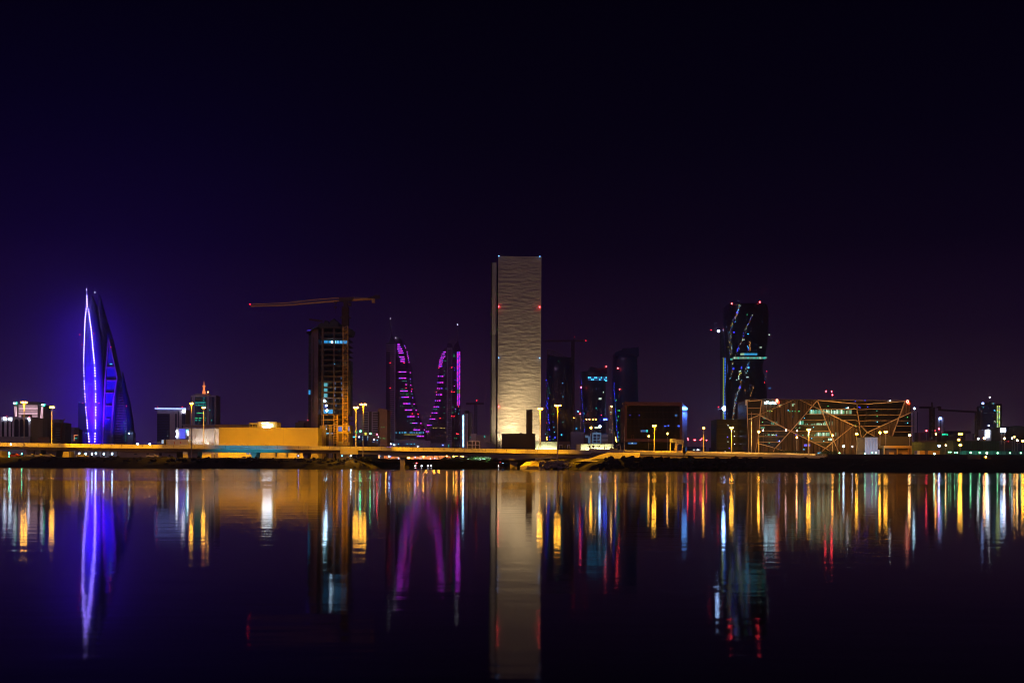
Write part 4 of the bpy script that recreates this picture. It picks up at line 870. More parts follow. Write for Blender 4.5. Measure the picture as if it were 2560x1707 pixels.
it = [(ch(x, y), 2, 1.7, m) for x, y, m in [(712, 437, E_pale), (726, 436, E_grn), (742, 436, E_grn), (758, 434, E_grn), (772, 434, E_grn), (765, 416, E_teal), (668, 476, E_grn), (684, 478, E_grn), (725, 553, E_cyan), (708, 575, E_teal), (668, 613, E_teal), (672, 577, E_grn), (686, 750, E_teal), (668, 932, E_grn), (755, 932, E_grn), (712, 970, E_teal), (728, 970, E_teal), (742, 970, E_teal), (668, 990, E_grn), (710, 990, E_teal), (752, 985, E_grn), (778, 973, E_teal), (818, 960, E_teal), (725, 1110, E_teal), (562, 1135, E_yel), (588, 1135, E_yel), (630, 1134, E_yel), (645, 1135, E_yel), (668, 1136, E_yel), (562, 950, E_teal), (578, 950, E_teal), (594, 952, E_teal), (740, 1237, E_teal), (770, 1236, E_grn), (788, 1236, E_grn), (770, 545, E_blue), (770, 570, E_blue), (715, 497, E_blue), (768, 725, E_mag), (775, 667, E_blue), (778, 950, E_vio), (810, 995, E_cyan), (790, 1190, E_red), (803, 1194, E_red)]]
lit(t, it, Yh, t2, .8)
for x, y in [(615, 547), (743, 543), (592, 783), (743, 780), (765, 782), (532, 1020), (742, 1018), (765, 1022), (628, 1040), (808, 925)]: dot('warning_light', E_red, t, ch(x, y), Yh - 11, .9)
t = bld('low_terminal', 'long low pale building with small blue lights below the curved towers', 1040, 1500)
wall(t, ch(48, 0)[0], ch(720, 0)[0], ch(0, 1282)[1], 1500, 40, greywall); wall(t, ch(190, 0)[0], ch(475, 0)[0], ch(0, 1252)[1], 1520, 40, hs, 'roof_hall'); wall(t, ch(460, 0)[0], ch(530, 0)[0], ch(0, 1260)[1], 1498, 20, hs, 'porch')
lit(t, [(ch(x, y), 2.2, 1.8, m) for x, y, m in [(146, 1290, E_whs), (172, 1290, E_cyan), (178, 1301, E_whs), (220, 1291, E_cyan), (306, 1290, E_cyan), (345, 1292, E_cyan), (376, 1290, E_cyan), (470, 1300, E_whs), (655, 1303, E_bsgn), (712, 1300, E_teal), (408, 1316, E_whs), (712, 1316, E_teal), (112, 1316, E_vio), (128, 1310, E_vio), (140, 1318, E_vio)]], 1499)
t = bld('strip_lit_tower', 'slim grey tower with one vertical row of white light blocks', 1160, 1200)
wall(t, 1155, 1161.5, 1035, 1200, 18, greywall); wall(t, 1161.5, 1170, 1034, 1202, 20, lilac, 'side_wall'); wall(t, 1161.5, 1172.5, 1026, 1206, 20, blackm, 'roof_block'); wall(t, 1172, 1180.5, 1030, 1208, 20, greywall, 'rear_block')
for k in range(27): pane('light_block', em('strip_white', (.35, .7, 1), 6), t, (1156.6, 1038 + 2.95 * k), (1159.8, 1039.9 + 2.95 * k), 1200, .5)
t = bld('framed_low_building', 'low building with a white column frame left of the pale tower', 1183, 900)
wall(t, 1169, 1201, 1104, 900, 20, blackm); 
for x in (1168.5, 1180.5, 1189, 1199.5): pane('column', whitew, t, (x - .9, 1102.5), (x + .9, 1121), 900, 1)
for y in (1102, 1111): pane('beam', whitew, t, (1167, y), (1201, y + 1.4), 899.9, 1.2)
t = bld('dark_flat_building', 'dark flat building with teal lights left of the pale tower', 1208, 1050); wall(t, 1190, 1229, 1087, 1050, 24, greywall); wall(t, 1178, 1191, 1084, 1052, 20, lilac, 'wing')
lit(t, [((x, y), 1.8, 1.8, E_teal) for x, y in ((1211, 1089.5), (1212, 1092.5), (1175.5, 1092))], 1049)
t = thing('canopy', 'low pale curved canopy at the left foot of the pale tower', 'canopy', base(1226, 720)); wallbit('roof', steely, t, [(1214, 1103), (1220, 1102.6), (1240, 1108), (1240, 1111)], 700, 16); wallbit('wall', greywall, t, [(1216, 1106), (1240, 1110), (1240, 1121), (1216, 1121)], 702, 12)
t = thing('tower_crane', 'small distant crane with a red top light left of the pale tower', 'crane', base(1188.5, 1500), 'tower cranes')
lattice(MB(), W(1189.5, 1110, 1500), W(1189.5, 1008, 1500), 3.5, 14, .5).build('mast', craned, t); lattice(MB(), W(1165, 1008.5, 1500), W(1210, 1009, 1500), 1.6, 14, .4).build('jib', craned, t); MB().beam(W(1192, 1009, 1500), W(1192, 1001.5, 1500), .8, .8).build('mast_head', craned, t); dot('warning_light', E_red, t, (1191.8, 1001), 1500, 1)
# ------------------------------------------------------------------ pale stone tower
Yp = 700
t = bld('stone_tower', 'tallest tower, a plain slab clad in rough pale stone lit from below', 1298, Yp)
a_ = W(1244.5, 900, Yp); b__ = W(1352.5, 900, Yp); zt = W(1298, 641, Yp).z
nx, nz_ = 70, 330; vs = []; 
for j in range(nz_ + 1):
    for i in range(nx + 1):
        x = a_.x + (b__.x - a_.x) * i / nx; z = 3.5 + (zt - 3.5) * j / nz_
        k = noise.noise(Vector((x * .11, 3, z * .55))) + .8 * noise.noise(Vector((x * .3, 9, z * 1.5))) + .35 * noise.noise(Vector((x * .9, 5, z * 2)))
        course = .10 * noise.noise(Vector((x * .12, 1, z * 1.9)))
        e_ = min(1, i / 2, (nx - i) / 2)
        vs.append((x, Yp - (k * .26 + course * .8) * e_, z))
fs = [(j * (nx + 1) + i, j * (nx + 1) + i + 1, (j + 1) * (nx + 1) + i + 1, (j + 1) * (nx + 1) + i) for j in range(nz_) for i in range(nx)]
me = MB().add(vs, fs).build('stone_face', stone, t, True)
MB().box(a_.x, b__.x, Yp + 1.2, Yp + 24, 3.5, zt).build('tower_body', mat('tower_side', (.10, .09, .09), .8, .2, .1), t)
for k in range(0):
    z = 3.5 + (zt - 3.5) * (k + 1) / 14.6; MB().box(a_.x - .1, b__.x + .1, Yp - .35, Yp + .2, z, z + .14).build('joint_ledge', stone, t)
a2, b2 = W(1229.3, 900, Yp), W(1240.6, 900, Yp); zs_ = W(1235, 654.5, Yp).z; zm = W(1235, 835, Yp).z; zl = W(1235, 1103, Yp).z
MB().box(a2.x, b2.x, Yp + 3, Yp + 20, zm, zs_).build('side_slab', mat('side_render', (.40, .38, .30), .8, .1, .08), t)
MB().box(a2.x, b2.x, Yp + 3.4, Yp + 20, 3.5, zm).build('side_slab', mat('side_render_dark', (.27, .25, .21), .8, .25, .06), t)
MB().box(a2.x - .8, a2.x, Yp + 2.6, Yp + 21, 3.5, zs_ + .1).build('edge_fin', blackm, t); MB().box(b2.x, a_.x - .05, Yp + 6, Yp + 20, 3.5, zs_ - 2).build('recess', mat('recess_glass', (.015, .03, .05), .3, .3, .1), t)
for x, y, m, r_ in [(1247.3, 640.8, E_cel, 1.1), (1349.5, 642, E_cel, 1.1), (1247, 767, E_redb, 1.15), (1349.2, 768.4, E_redb, 1.15), (1247, 894.4, E_cel, 1.1), (1349.2, 895.4, E_cel, 1.1), (1247, 1016.2, E_redb, 1.2)]:
    dot('warning_light', m, t, (x, y), Yp, r_, 1.3)
E_moss = em('green_fixture', (.25, .6, .05), .5)
for x, y in ((1228.5, 747), (1226.8, 787), (1243.5, 735), (1242.8, 776), (1243.5, 824), (1226.6, 834), (1228.5, 1022), (1243, 1041), (1228.5, 1086)): dot('green_fixture', E_moss, t, (x, y), Yp + 2.4, 1.2)
cx = (a_.x + b__.x) / 2
for k, (x, y, z, tz, en, ang) in enumerate([(cx - 4, Yp - 34, 16, 32, 135 * KW, 75), (cx + 5, Yp - 34, 16, 105, 100 * KW, 58), (cx - 8, Yp - 20, 20, 60, 25 * KW, 60)]):
    f_ = thing('facade_projector', 'hidden floodlight mast behind the dark chimney building, %s' % ['left', 'right', 'rear'][k], 'floodlight', (x, y, 4), 'projectors lighting the pale tower')
    MB().tube((x, y, 4), (x, y, z - .5), .2, .15).build('pole', steely, f_); MB().box(x - .6, x + .6, y - .5, y + .2, z - .6, z - .1).build('housing', craned, f_)
    spot('projector_beam', (x, y + .4, z), (cx, Yp, tz), en, (1, .78, .48), ang, .9, .5, f_)
for k, (px, en) in enumerate([(1249.5, 9000), (1268, 3000), (1283.5, 6500), (1346, 6000)]):
    p = W(px, 1100, Yp - 4); z = W(px, 1114 if px in (1249.5, 1346) else 1092, Yp).z
    f_ = thing('facade_uplight', 'uplight at the foot of the pale tower, %s' % ['at its left corner', 'faint one behind the dark building', 'stronger one behind the dark building', 'at its right corner'][k], 'floodlight', (p.x, Yp - 4, 4), 'uplights at the foot of the pale tower')
    MB().tube((p.x, Yp - 4, 4), (p.x, Yp - 4, z - .6), .15, .1).build('pole', steely, f_); MB().box(p.x - .5, p.x + .5, Yp - 4.4, Yp - 3.6, z - .7, z - .2).build('housing', craned, f_)
    spot('uplight', (p.x, Yp - 3.6, z), (p.x, Yp - .3, z + 18), en * 1.3, (1, .84, .6), 80, .9, .2, f_)
t = bld('chimney_building', 'dark brown windowless block with a square chimney in front of the pale tower', 1296, 600, 'building')
bm_ = mat('dark_brown_render', (.05, .032, .03), .85, .2, .1)
wall(t, 1254, 1338.6, 1083.6, 600, 30, bm_); wall(t, 1316, 1331.4, 1024.2, 599.6, 9, bm_, 'chimney'); pane('roof_unit', bm_, t, (1300, 1081.5), (1304, 1084), 604, 1.5)
pane('chimney_cap', bm_, t, (1315.5, 1023.4), (1331.9, 1024.6), 599.4, .4)
lime = mat('pale_garden_wall', (.55, .55, .38), .8, .06, .1)
def gwall(label, px0, px1, y, Y, en, corner=None, n_=3):
    t = thing('garden_wall', label, 'wall', base((px0 + px1) / 2, Y)); wall(t, px0, px1, y, Y, 3, lime); pane('wall_cap', lime, t, (px0 - .3, y - .6), (px1 + .3, y + .4), Y - .1, .3)
    for k in range(n_):
        px = (px0 if not corner else corner) + (px1 - (px0 if not corner else corner)) * (k + .5) / n_; p = W(px, 1120, Y - 1.6); z = W(px, 1125.5, Y).z
        spot('wall_washer', (p.x, Y - 1.6, z), (p.x, Y + .4, z + 4), en, (1, 1, .62), 150, .5, .15, t)
    return t
gwall('pale yellow-green wall glowing from its foot between two lamp poles', 1338.7, 1393, 1104.4, 470, 420, n_=5)
gwall('long pale wall glowing from its foot behind a row of palms', 1452, 1533.5, 1110, 450, 420, n_=7)
t = bld('corner_house', 'plain left end block of the glowing wall behind the palms', 1446, 448, 'wall'); wall(t, 1441, 1452, 1110, 448, 5, lime)
t = bld('site_cabin', 'small white-framed cabin right of the tall lamp pole', 1411, 520, 'cabin'); wall(t, 1398, 1425, 1103, 520, 8, brownwall)
for x0, x1 in ((1398, 1406), (1418, 1425)): pane('white_frame', whitew, t, (x0, 1111), (x1, 1121), 519.6, .3); pane('dark_pane', glassd, t, (x0 + 1.3, 1112.5), (x1 - 1.3, 1121), 519.3, .2)
pane('dark_pane', glassd, t, (1407, 1112), (1417, 1121), 520, .2)
t = bld('grey_blue_block', 'grey blue block left of the white gridded building', 1446, 700); wall(t, 1428, 1461, 1079.5, 700, 20, greywall); wall(t, 1433, 1461, 1077, 702, 16, glassb, 'roof_block')
t = bld('gridded_building', 'blue-white lit building with a grid of panes below the middle dark tower', 1490, 690)
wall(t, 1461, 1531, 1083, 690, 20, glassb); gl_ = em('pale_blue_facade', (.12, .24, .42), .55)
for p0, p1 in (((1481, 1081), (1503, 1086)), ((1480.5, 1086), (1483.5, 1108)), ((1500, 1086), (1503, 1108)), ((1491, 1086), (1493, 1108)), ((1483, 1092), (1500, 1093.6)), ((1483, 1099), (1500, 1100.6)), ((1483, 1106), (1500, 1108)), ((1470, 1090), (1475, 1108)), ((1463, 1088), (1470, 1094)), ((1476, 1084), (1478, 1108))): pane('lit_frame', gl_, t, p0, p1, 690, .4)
for k in range(7): pane('louvre', lilac, t, (1504, 1086 + 3.3 * k), (1520, 1087.2 + 3.3 * k), 690, .4)
pane('lit_window', em('cream', (.7, .8, .55), 1.4), t, (1486.5, 1066.6), (1501, 1070.6), 900, .3)
fl_ = thing('floodlight', 'bright blue-white floodlight on a mast above the gridded building', 'floodlight', base(1500, 688), 'floodlights and small ground lights')
MB().tube(W(1500, 1081, 688), W(1500, 1066, 688), .2, .12).build('pole', steely, fl_); dot('lens', em('blue_white', (.35, .55, 1), 38), fl_, (1500, 1065.6), 688, 3.0); dot('warning_light', E_red, fl_, (1503, 1037.6), 690, .8)

# ------------------------------------------------------------------ three dark glass towers
dg = mat('tower_glass', (.012, .018, .06), .3, .5, .03, stretch=(1, 1, .2)); dg2 = mat('tower_glass_blue', (.012, .04, .12), .35, .3, .03)
t = bld('dark_glass_tower', 'dark round-fronted tower with an open curved crown and a crane behind', 1400, 1300, group='dark glass towers right of the pale tower')
K = loft([(892, 1368, 1434), (930, 1366, 1434.5), (958, 1365, 1435), (1010, 1365, 1436), (1112, 1366, 1437)], 1300, 40, 24, 3.5, power=2.6); K.build('tower_body', dg, t, True); tk = K.bvh()
crown = [(125, 235), (190, 252), (250, 277), (300, 302), (345, 325), (385, 345), (410, 362)]
for k, p in enumerate(crown):
    MB().beam(W(*ck(*p), 1305), W(ck(*p)[0], 893, 1305), .9, .9).build('crown_rib', craned, t)
for off in (0, 9, 20):
    q = MB()
    for a0, a1 in zip(crown, crown[1:]): q.beam(W(*ck(a0[0], a0[1] + off * 2.6), 1305), W(*ck(a1[0], a1[1] + off * 2.6), 1305), .8, .8)
    q.build('crown_ring', craned, t)
wallbit('crown_infill', dg, t, [ck(*p) for p in [(122, 290), (200, 300), (280, 325), (408, 380), (410, 400), (122, 400)]], 1308, 6)
random.seed(12)
it = [(ck(x, y), w_, w_, m) for x, y, w_, m in [(113, 568, 3, E_blue), (155, 532, 1.6, E_teal), (291, 599, 1.8, E_cyan), (294, 746, 1.8, E_cyan), (150, 705, 2, E_teal), (133, 762, 2, E_blue), (120, 800, 2.4, E_blue), (127, 822, 3, E_blue), (112, 842, 2.4, E_blue), (128, 866, 2.4, E_blue), (135, 945, 2, E_blue), (133, 970, 2.4, E_blue), (136, 995, 2.6, E_blue), (143, 1020, 2, E_blue), (145, 1036, 2.2, E_blue), (147, 1105, 3, E_blue), (152, 1182, 2.6, E_blue), (152, 1215, 2.4, E_blue), (185, 1020, 1.6, E_blue), (207, 1190, 4, E_blue), (278, 1162, 3.4, E_cyan), (195, 1080, 1.8, E_cyan), (200, 1133, 1.8, E_cyan), (118, 1190, 2, E_sodd), (122, 1213, 1.6, E_sodd), (172, 936, 1.4, E_grn), (192, 938, 1.4, E_grn), (168, 855, 1.8, E_grn), (245, 360, 1.6, E_grn), (155, 325, 1.4, E_dimb), (295, 970, 1.6, E_dimb), (293, 1025, 1.8, E_teal), (186, 1210, 1.8, E_teal), (104, 1153, 1.6, E_cyan), (118, 1030, 1.2, E_red)]]
lit(t, it, 1300, tk, .4)
for k in range(22): q_ = ck(114 + random.random() * 25, 600 + k * 28); lit(t, [(q_, 1.4, 1.4, random.choice([E_blue, E_dimb, E_blue, E_teal]))], 1300, tk, .4)
t = thing('tower_crane', 'dark crane with a wide level jib behind the open-crowned tower', 'crane', base(1432, 1380), 'tower cranes')
lattice(MB(), W(1432.2, 1110, 1380), W(1432.2, 852, 1380), 3.4, 50, .7).build('mast', craned, t); lattice(MB(), W(1358, 852.5, 1380), W(1432, 852, 1380), 1.6, 16, .45).build('jib', craned, t)
MB().beam(W(1432, 852, 1380), W(1463, 852, 1380), 2.2, 1.6).build('counter_jib', craned, t); MB().beam(W(1433.5, 852, 1380), W(1436, 843, 1380), 1.2, 1).build('mast_head', craned, t)
for x, y in ((1436, 842), (1464.6, 851.4)): dot('warning_light', E_red, t, (x, y), 1379, .8)

t = bld('dark_glass_tower', 'shorter middle dark tower with one bright lit floor and red lights', 1486, 1100, group='dark glass towers right of the pale tower')
K = loft([(927, 1453, 1518.4), (932, 1452.6, 1518.5), (990, 1452.4, 1519), (1060, 1456, 1520), (1112, 1460, 1521)], 1100, 40, 24, 3.5, power=2.6); K.build('tower_body', dg, t, True); tl = K.bvh()
wallbit('roof_crown', dg, t, [(1453, 934), (1453, 932), (1464, 928.5), (1474.5, 926), (1474.5, 917.5), (1479, 916.6), (1490, 918.6), (1492, 920.6), (1506, 919.6), (1518, 918.4), (1518.4, 934)], 1104, 24)
it = []
for k in range(12):
    for j in range(2): it.append(((1471.5 + k * 4, 943.5 + j * 5 + k * .05), 3.2, 3.6, [E_cyan, E_dimb, E_dimb, E_cyan][(k * 3 + j * 2) % 4] if k < 6 else [E_dimb, E_dimb, E_cyan][(k + j) % 3]))
it += [((1500, 996.3), 7, 5, E_pale), ((1508, 980), 2.4, 3.6, E_pale), ((1515.5, 951), 4.5, 4, E_cyan), ((1490.5, 1020), 2, 3, E_teal), ((1490.5, 972), 1.5, 4, E_dimb), ((1460.6, 1033.5), 2, 2.4, E_teal)]
for x in (1466, 1470.5, 1474, 1482.5, 1489.5): it.append(((x, 1048.2), 2.2, 1.6, E_sodd if x != 1470.5 else E_cyan))
for k in range(26): it.append(((1453.2 + max(0, k - 6) * .36 + random.random() * 1.5, 948 + 5.2 * k), 1.3, 1.8, E_blue if random.random() < .6 else E_dimb))
lit(t, it, 1100, tl, .4)
dot('warning_light', E_redb, t, (1515.6, 916), 1100, 1.3); dot('warning_light', E_redb, t, (1452.6, 968), 1100, 1.7); dot('warning_light', E_redb, t, (1450.5, 1034.5), 1098, 1.4); dot('roof_lamp', E_cel, t, (1445.2, 1028.4), 1098, 1.5)
pane('blue_sign', em('deep_blue_sign', (.04, .06, 1), 12), t, (1508, 1046), (1518, 1050.5), 1098, .5)
for x in (1511, 1515.5): pane('sign_stroke', E_cel, t, (x - 1, 1047), (x + 1, 1049.4), 1097.4, .2)
t = bld('pinkish_block', 'slim reddish block with scattered lights between two dark towers', 1527, 1250); wall(t, 1521.5, 1533, 1013, 1250, 20, greywall)
lit(t, [((1521 + random.random() * 11, 1015 + random.random() * 85), 1.6, 1.3, random.choice([E_dimo, E_pale, E_dimo, E_org])) for k in range(26)] + [((1529, 1015.6), 3, 2, em('warm_white', (1, .52, .16), 50)), ((1527, 1030.5), 4, 1.6, E_pale), ((1528.5, 1085), 4, 1.2, E_pale)], 1249.6)
pane('orange_band', E_dimo, t, (1521.6, 1020), (1532.8, 1022), 1250, .3)
t = bld('thin_block', 'thin pale block with a warm light left of the middle dark tower', 1444, 1350); wall(t, 1438, 1450, 1040, 1350, 20, greywall); lit(t, [((1441, 1071), 3.5, 1.8, E_cyan), ((1430, 1044), 1.5, 1.5, E_sodd), ((1434.5, 1044.5), 1.5, 1.5, E_sodd)], 1349)

t = bld('dark_glass_tower', 'tallest of the dark towers with a blue-dotted left edge and a stepped roof', 1568, 1200, group='dark glass towers right of the pale tower')
K = loft([(884, 1537, 1597), (900, 1536.5, 1597.4), (958, 1535, 1599.5), (1004, 1535.6, 1600.5), (1112, 1543, 1604)], 1200, 44, 24, 3.5, power=2.8); K.build('tower_body', dg2, t, True); tm = K.bvh()
wallbit('roof_crown', dg2, t, [(1537, 890), (1537.4, 881), (1545, 877.6), (1554.6, 875.4), (1555.6, 871), (1560, 869.8), (1575, 870), (1590, 868), (1596.6, 866.6), (1597.4, 890)], 1204, 26)
it = [(ck(852 + max(0, y - 700) * .072 + random.random() * 8 - 3, y), 1.4, 1.9, E_blue if random.random() < .6 else E_dimb) for y in range(600, 1225, 15)]
it += [(ck(x, y), 2.6, 3, E_grn) for x, y in [(874, 785), (895, 898), (909, 898), (897, 962), (890, 1005), (900, 1135), (928, 1163), (903, 1185)]] + [(ck(x, y), 2, 2, E_sodd) for x, y in [(866, 1190), (870, 1215), (876, 1232), (868, 1205)]] + [(ck(900, 1225), 4, 1.6, E_teal)]
lit(t, it, 1200, tm, .4)
dot('warning_light', E_redb, t, (1544.7, 920.4), 1199, 1.6); dot('warning_light', E_redb, t, (1549, 973), 1199, 1.0)

# ------------------------------------------------------------------ framed box building
t = bld('box_building', 'brown-framed glass box building raised on a recessed base', 1634, 480)
frm = mat('brown_frame', (.26, .10, .05), .7, .15, .2)
wall(t, 1567, 1701, 1013.5, 482, 40, mat('brown_glass', (.006, .004, .005), .35, .4, .2, spec=.2), 'glazing', zb=W(1630, 1097, 482).z)
wall(t, 1562, 1706, 1004.6, 480, 24, frm, 'frame_top', zb=W(1634, 1014, 480).z); wall(t, 1562, 1706, 1096.5, 480, 42, frm, 'frame_sill', zb=W(1634, 1104, 480).z)
wall(t, 1562, 1567.2, 1013.9, 480.1, 42, frm, 'frame_side', zb=W(1634, 1096.6, 480).z); wall(t, 1700.8, 1706, 1013.9, 480.1, 42, frm, 'frame_side', zb=W(1634, 1096.6, 480).z)
for k in range(40): pane('mullion', blackm, t, (1569.5 + 3.3 * k, 1014), (1569.9 + 3.3 * k, 1096), 481.9, .15)
for y in (1030, 1047, 1064, 1081): pane('floor_line', frm, t, (1567.3, y), (1700.7, y + .5), 481.7, .12)
for x, y, w_, h_, m in [(1663, 1064.8, 5.5, 3, E_bsgn), (1671, 1064, 4, 3, E_bsgn), (1697, 1064.6, 6, 4, E_bsgn), (1575, 1037.6, 1.4, 1.4, E_blue), (1598, 1038, 1.6, 1.4, E_blue), (1609, 1077, 15, 5, E_dimb), (1617.5, 1077, 4, 6, E_teal), (1690, 1038, 6, 5, E_dimb)]:
    pane('lit_window', m if m is not E_bsgn else em('blue_window', (.05, .12, .9), 1.6), t, (x - w_ / 2, y - h_ / 2), (x + w_ / 2, y + h_ / 2), 481.8, .1)
for x0 in (1579, 1684.5):
    for x in (x0, x0 + 5): pane('door_frame', frm, t, (x, 1088), (x + .8, 1096), 481.6, .2)
    pane('door_frame', frm, t, (x0, 1087.4), (x0 + 5.8, 1088.2), 481.6, .2)
for x, y in ((1621.7, 1090), (1668.8, 1083.7)): lamp(x, y, 440, 'added small lamp imitating a reflection in the box building glass, %s' % ('left' if x < 1640 else 'right'), wpx=4, double=False, e=E_sodd, rp=.08)  # lamps added in place of lamp reflections in the glass
wall(t, 1566, 1690, 1104, 490, 30, blackm, 'recessed_base'); pane('lit_panel', em('blue_window', (.05, .12, .9), 1.6) if False else E_dimb, t, (1570, 1105.5), (1592, 1110), 490, .2); pane('lit_panel', E_pale, t, (1579, 1106), (1581.5, 1109), 489.7, .2)
sd = bld('blue_lit_tower', 'narrow blue-lit block with a white sign at the right of the box building', 1712, 520)
wallbit('wall', mat('blue_white_wall', (.35, .40, .6), .7, .1, .1), sd, [(1704, 1125), (1704, 1004), (1706, 1005.5), (1718, 1021), (1718, 1125)], 520, 10)
pane('sign', E_cel, sd, (1705.4, 1017.4), (1715.4, 1024.2), 520, .5); pane('sign', E_cel, sd, (1716, 1019), (1718, 1024), 520, .6)
p = W(1712, 1027, 519); spot('sign_wash', (p.x, 517.8, p.z), (p.x, 521, p.z - 10), 2400, (.1, .25, 1), 140, .8, .2, sd); p = W(1710, 1016, 519); spot('sign_wash', (p.x, 517.8, p.z), (p.x, 521, p.z + 2), 500, (.1, .3, 1), 140, .8, .2, sd)
pole = lambda px, y0, Y, name, lb: None
for x, y0, lb in ((1560.8, 1065, 'thin bare mast at the left edge of the box building'), (1709.5, 1075, 'thin bare mast before the blue-lit block'), (1879, 1030, 'thin bare mast at the left end of the slatted building')):
    p = W(x, y0, 372 if x < 1800 else 365); MB().tube((p.x, p.y, 4), tuple(p), .16, .08).build('flag_mast', steely); o_m = bpy.context.scene.objects[-1] if False else None
for o in [o for o in col.objects if o.name.startswith('flag_mast')]:
    px = [('flag_mast', 0)]
ms_ = sorted([o for o in col.objects if o.name.startswith('flag_mast')], key=lambda o: o.location.x)
for o, lb in zip(ms_, ['thin bare mast at the left edge of the box building', 'thin bare mast before the blue-lit block', 'thin bare mast at the left end of the slatted building']): tag(o, lb, 'mast')
# road signs seen from behind
def gantry(px0, px1, yt, yb, label, Y=370, slats=5, m=steely, foot=1130):
    t = thing('road_sign', label, 'road sign', W((px0 + px1) / 2, foot, Y), 'road sign boards on the shore road')
    for x in (px0 + 1.5, px1 - 1.5): MB().beam(W(x, yt + 2, Y), W(x + (-1 if x > (px0 + px1) / 2 else -.5), foot, Y), M2(2, Y), .3).build('post', mat('sodium_post', (.5, .42, .3), .6, .1, 1), t)  # posts in a plain tan
    for k in range(slats): y = yt + (yb - yt) * k / slats; pane('slat', m, t, (px0, y), (px1, y + (yb - yt) / slats * .62), Y - .2, .15)
    return t
gantry(1674.5, 1690, 1096, 1107, 'slatted sign board on two posts left of its twin by the box building'); gantry(1690.5, 1708, 1099, 1111, 'lower slatted sign board with a bent post right of its twin')
pane('sign_face', mat('dull_sign_face', (.3, .33, .4), .6, .1, 1), bpy.data.objects['road_sign'], (1674.8, 1096), (1682.5, 1106), 369.7, .1)
t = thing('tilted_frame', 'small tilted open frame standing on the wall right of the palms', 'frame', W(1547, 1127, 374))
for a0, a1 in (((1541.5, 1113), (1549.5, 1109.5)), ((1541.5, 1113), (1545, 1127)), ((1549.5, 1109.5), (1552.6, 1127))): MB().beam(W(*a0, 374), W(*a1, 374), .3, .3).build('bar', concrete, t)
t = thing('utility_box', 'pale utility cabinets on the wall left of the tilted frame', 'cabinet', W(1534, 1128, 374))
for x0, x1, y in ((1524, 1528, 1119.5), (1528, 1534, 1120.5), (1534.5, 1542, 1120.5)): pane('cabinet', yellowwall, t, (x0, y), (x1, 1130), 374, 1.2)
t = thing('signal_post', 'black signal post with a faint blue side standing in front of the road wall', 'post', W(1711, 1150, 352))
MB().tube(W(1710, 1152, 352), W(1710, 1130, 352), .22, .16).build('post', blackm, t); wallbit('signal_head', blackm, t, [(1707, 1118), (1712, 1115), (1717, 1118), (1718, 1127), (1713, 1134), (1707, 1131)], 351.6, .8); pane('blue_panel', E_dimb, t, (1714, 1118), (1716, 1128), 351.5, .1)
# masts of the substation
sb_ = bld('substation', 'low dark-blue substation with a row of red-tipped masts', 1740, 700, 'substation'); wall(sb_, 1716.5, 1765, 1116.5, 700, 16, glassb); lit(sb_, [((1735, 1124), 5, 2.2, E_pale), ((1744, 1124), 2.5, 2.2, E_whs), ((1749, 1124), 2.5, 2, E_pale)], 699.7)
for x, y in ((1719, 1095.6), (1720.3, 1099), (1735.2, 1099.4), (1737.8, 1099.5), (1750.5, 1099.5), (1754.2, 1096.5), (1766, 1100)):
    a_ = W(x, 1118, 702); b__ = W(x, y, 702); MB().tube(a_, b__, .18, .1).build('mast', steely, sb_); dot('warning_light', E_redb, sb_, (x, y), 702, 1.2)
t = bld('small_blue_block', 'small dark-blue block at the left foot of the dark low building', 1785, 720); wall(t, 1778.5, 1792, 1118.6, 720, 14, glassb)

# ------------------------------------------------------------------ twisted tower
t = bld('twisted_tower', 'black twisting tower with city-light reflections painted as glowing slanting streaks', 1875, 1200)
tw = [(757.5, 1824, 1921), (762, 1823, 1924), (782, 1822.5, 1928), (835, 1822.5, 1928), (862, 1823, 1926.4), (888, 1825.5, 1922), (909, 1830.5, 1916.5), (925, 1830, 1917.5), (942, 1826, 1923), (968, 1823, 1928), (997, 1823, 1929), (1048, 1823, 1930), (1120, 1824, 1930)]
K = loft(tw, 1200, 44, 24, 3.5, power=5, twist=1.2, dscale=False); K.build('tower_body', mat('twist_glass', (.006, .006, .014), .28, .5, .02), t, True); tt = K.bvh()
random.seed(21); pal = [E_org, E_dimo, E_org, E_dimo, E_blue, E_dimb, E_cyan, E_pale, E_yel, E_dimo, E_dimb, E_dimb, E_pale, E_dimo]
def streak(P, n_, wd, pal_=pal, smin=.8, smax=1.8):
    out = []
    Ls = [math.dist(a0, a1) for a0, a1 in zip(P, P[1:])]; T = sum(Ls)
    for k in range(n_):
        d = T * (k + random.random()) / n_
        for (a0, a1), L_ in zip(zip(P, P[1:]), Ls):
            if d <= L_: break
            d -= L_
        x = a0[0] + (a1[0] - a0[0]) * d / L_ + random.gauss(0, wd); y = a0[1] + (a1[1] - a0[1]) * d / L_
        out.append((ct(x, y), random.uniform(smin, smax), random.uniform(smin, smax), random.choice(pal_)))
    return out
it = streak([(425, 150), (395, 245), (365, 310), (335, 400), (312, 470), (305, 560), (318, 640), (320, 740)], 105, 11) + streak([(345, 830), (330, 960), (312, 1040)], 16, 6) + streak([(572, 280), (500, 430), (460, 560), (415, 640), (372, 760)], 42, 6, [E_dimo, E_pale, E_dimo, E_blue, E_dimb])
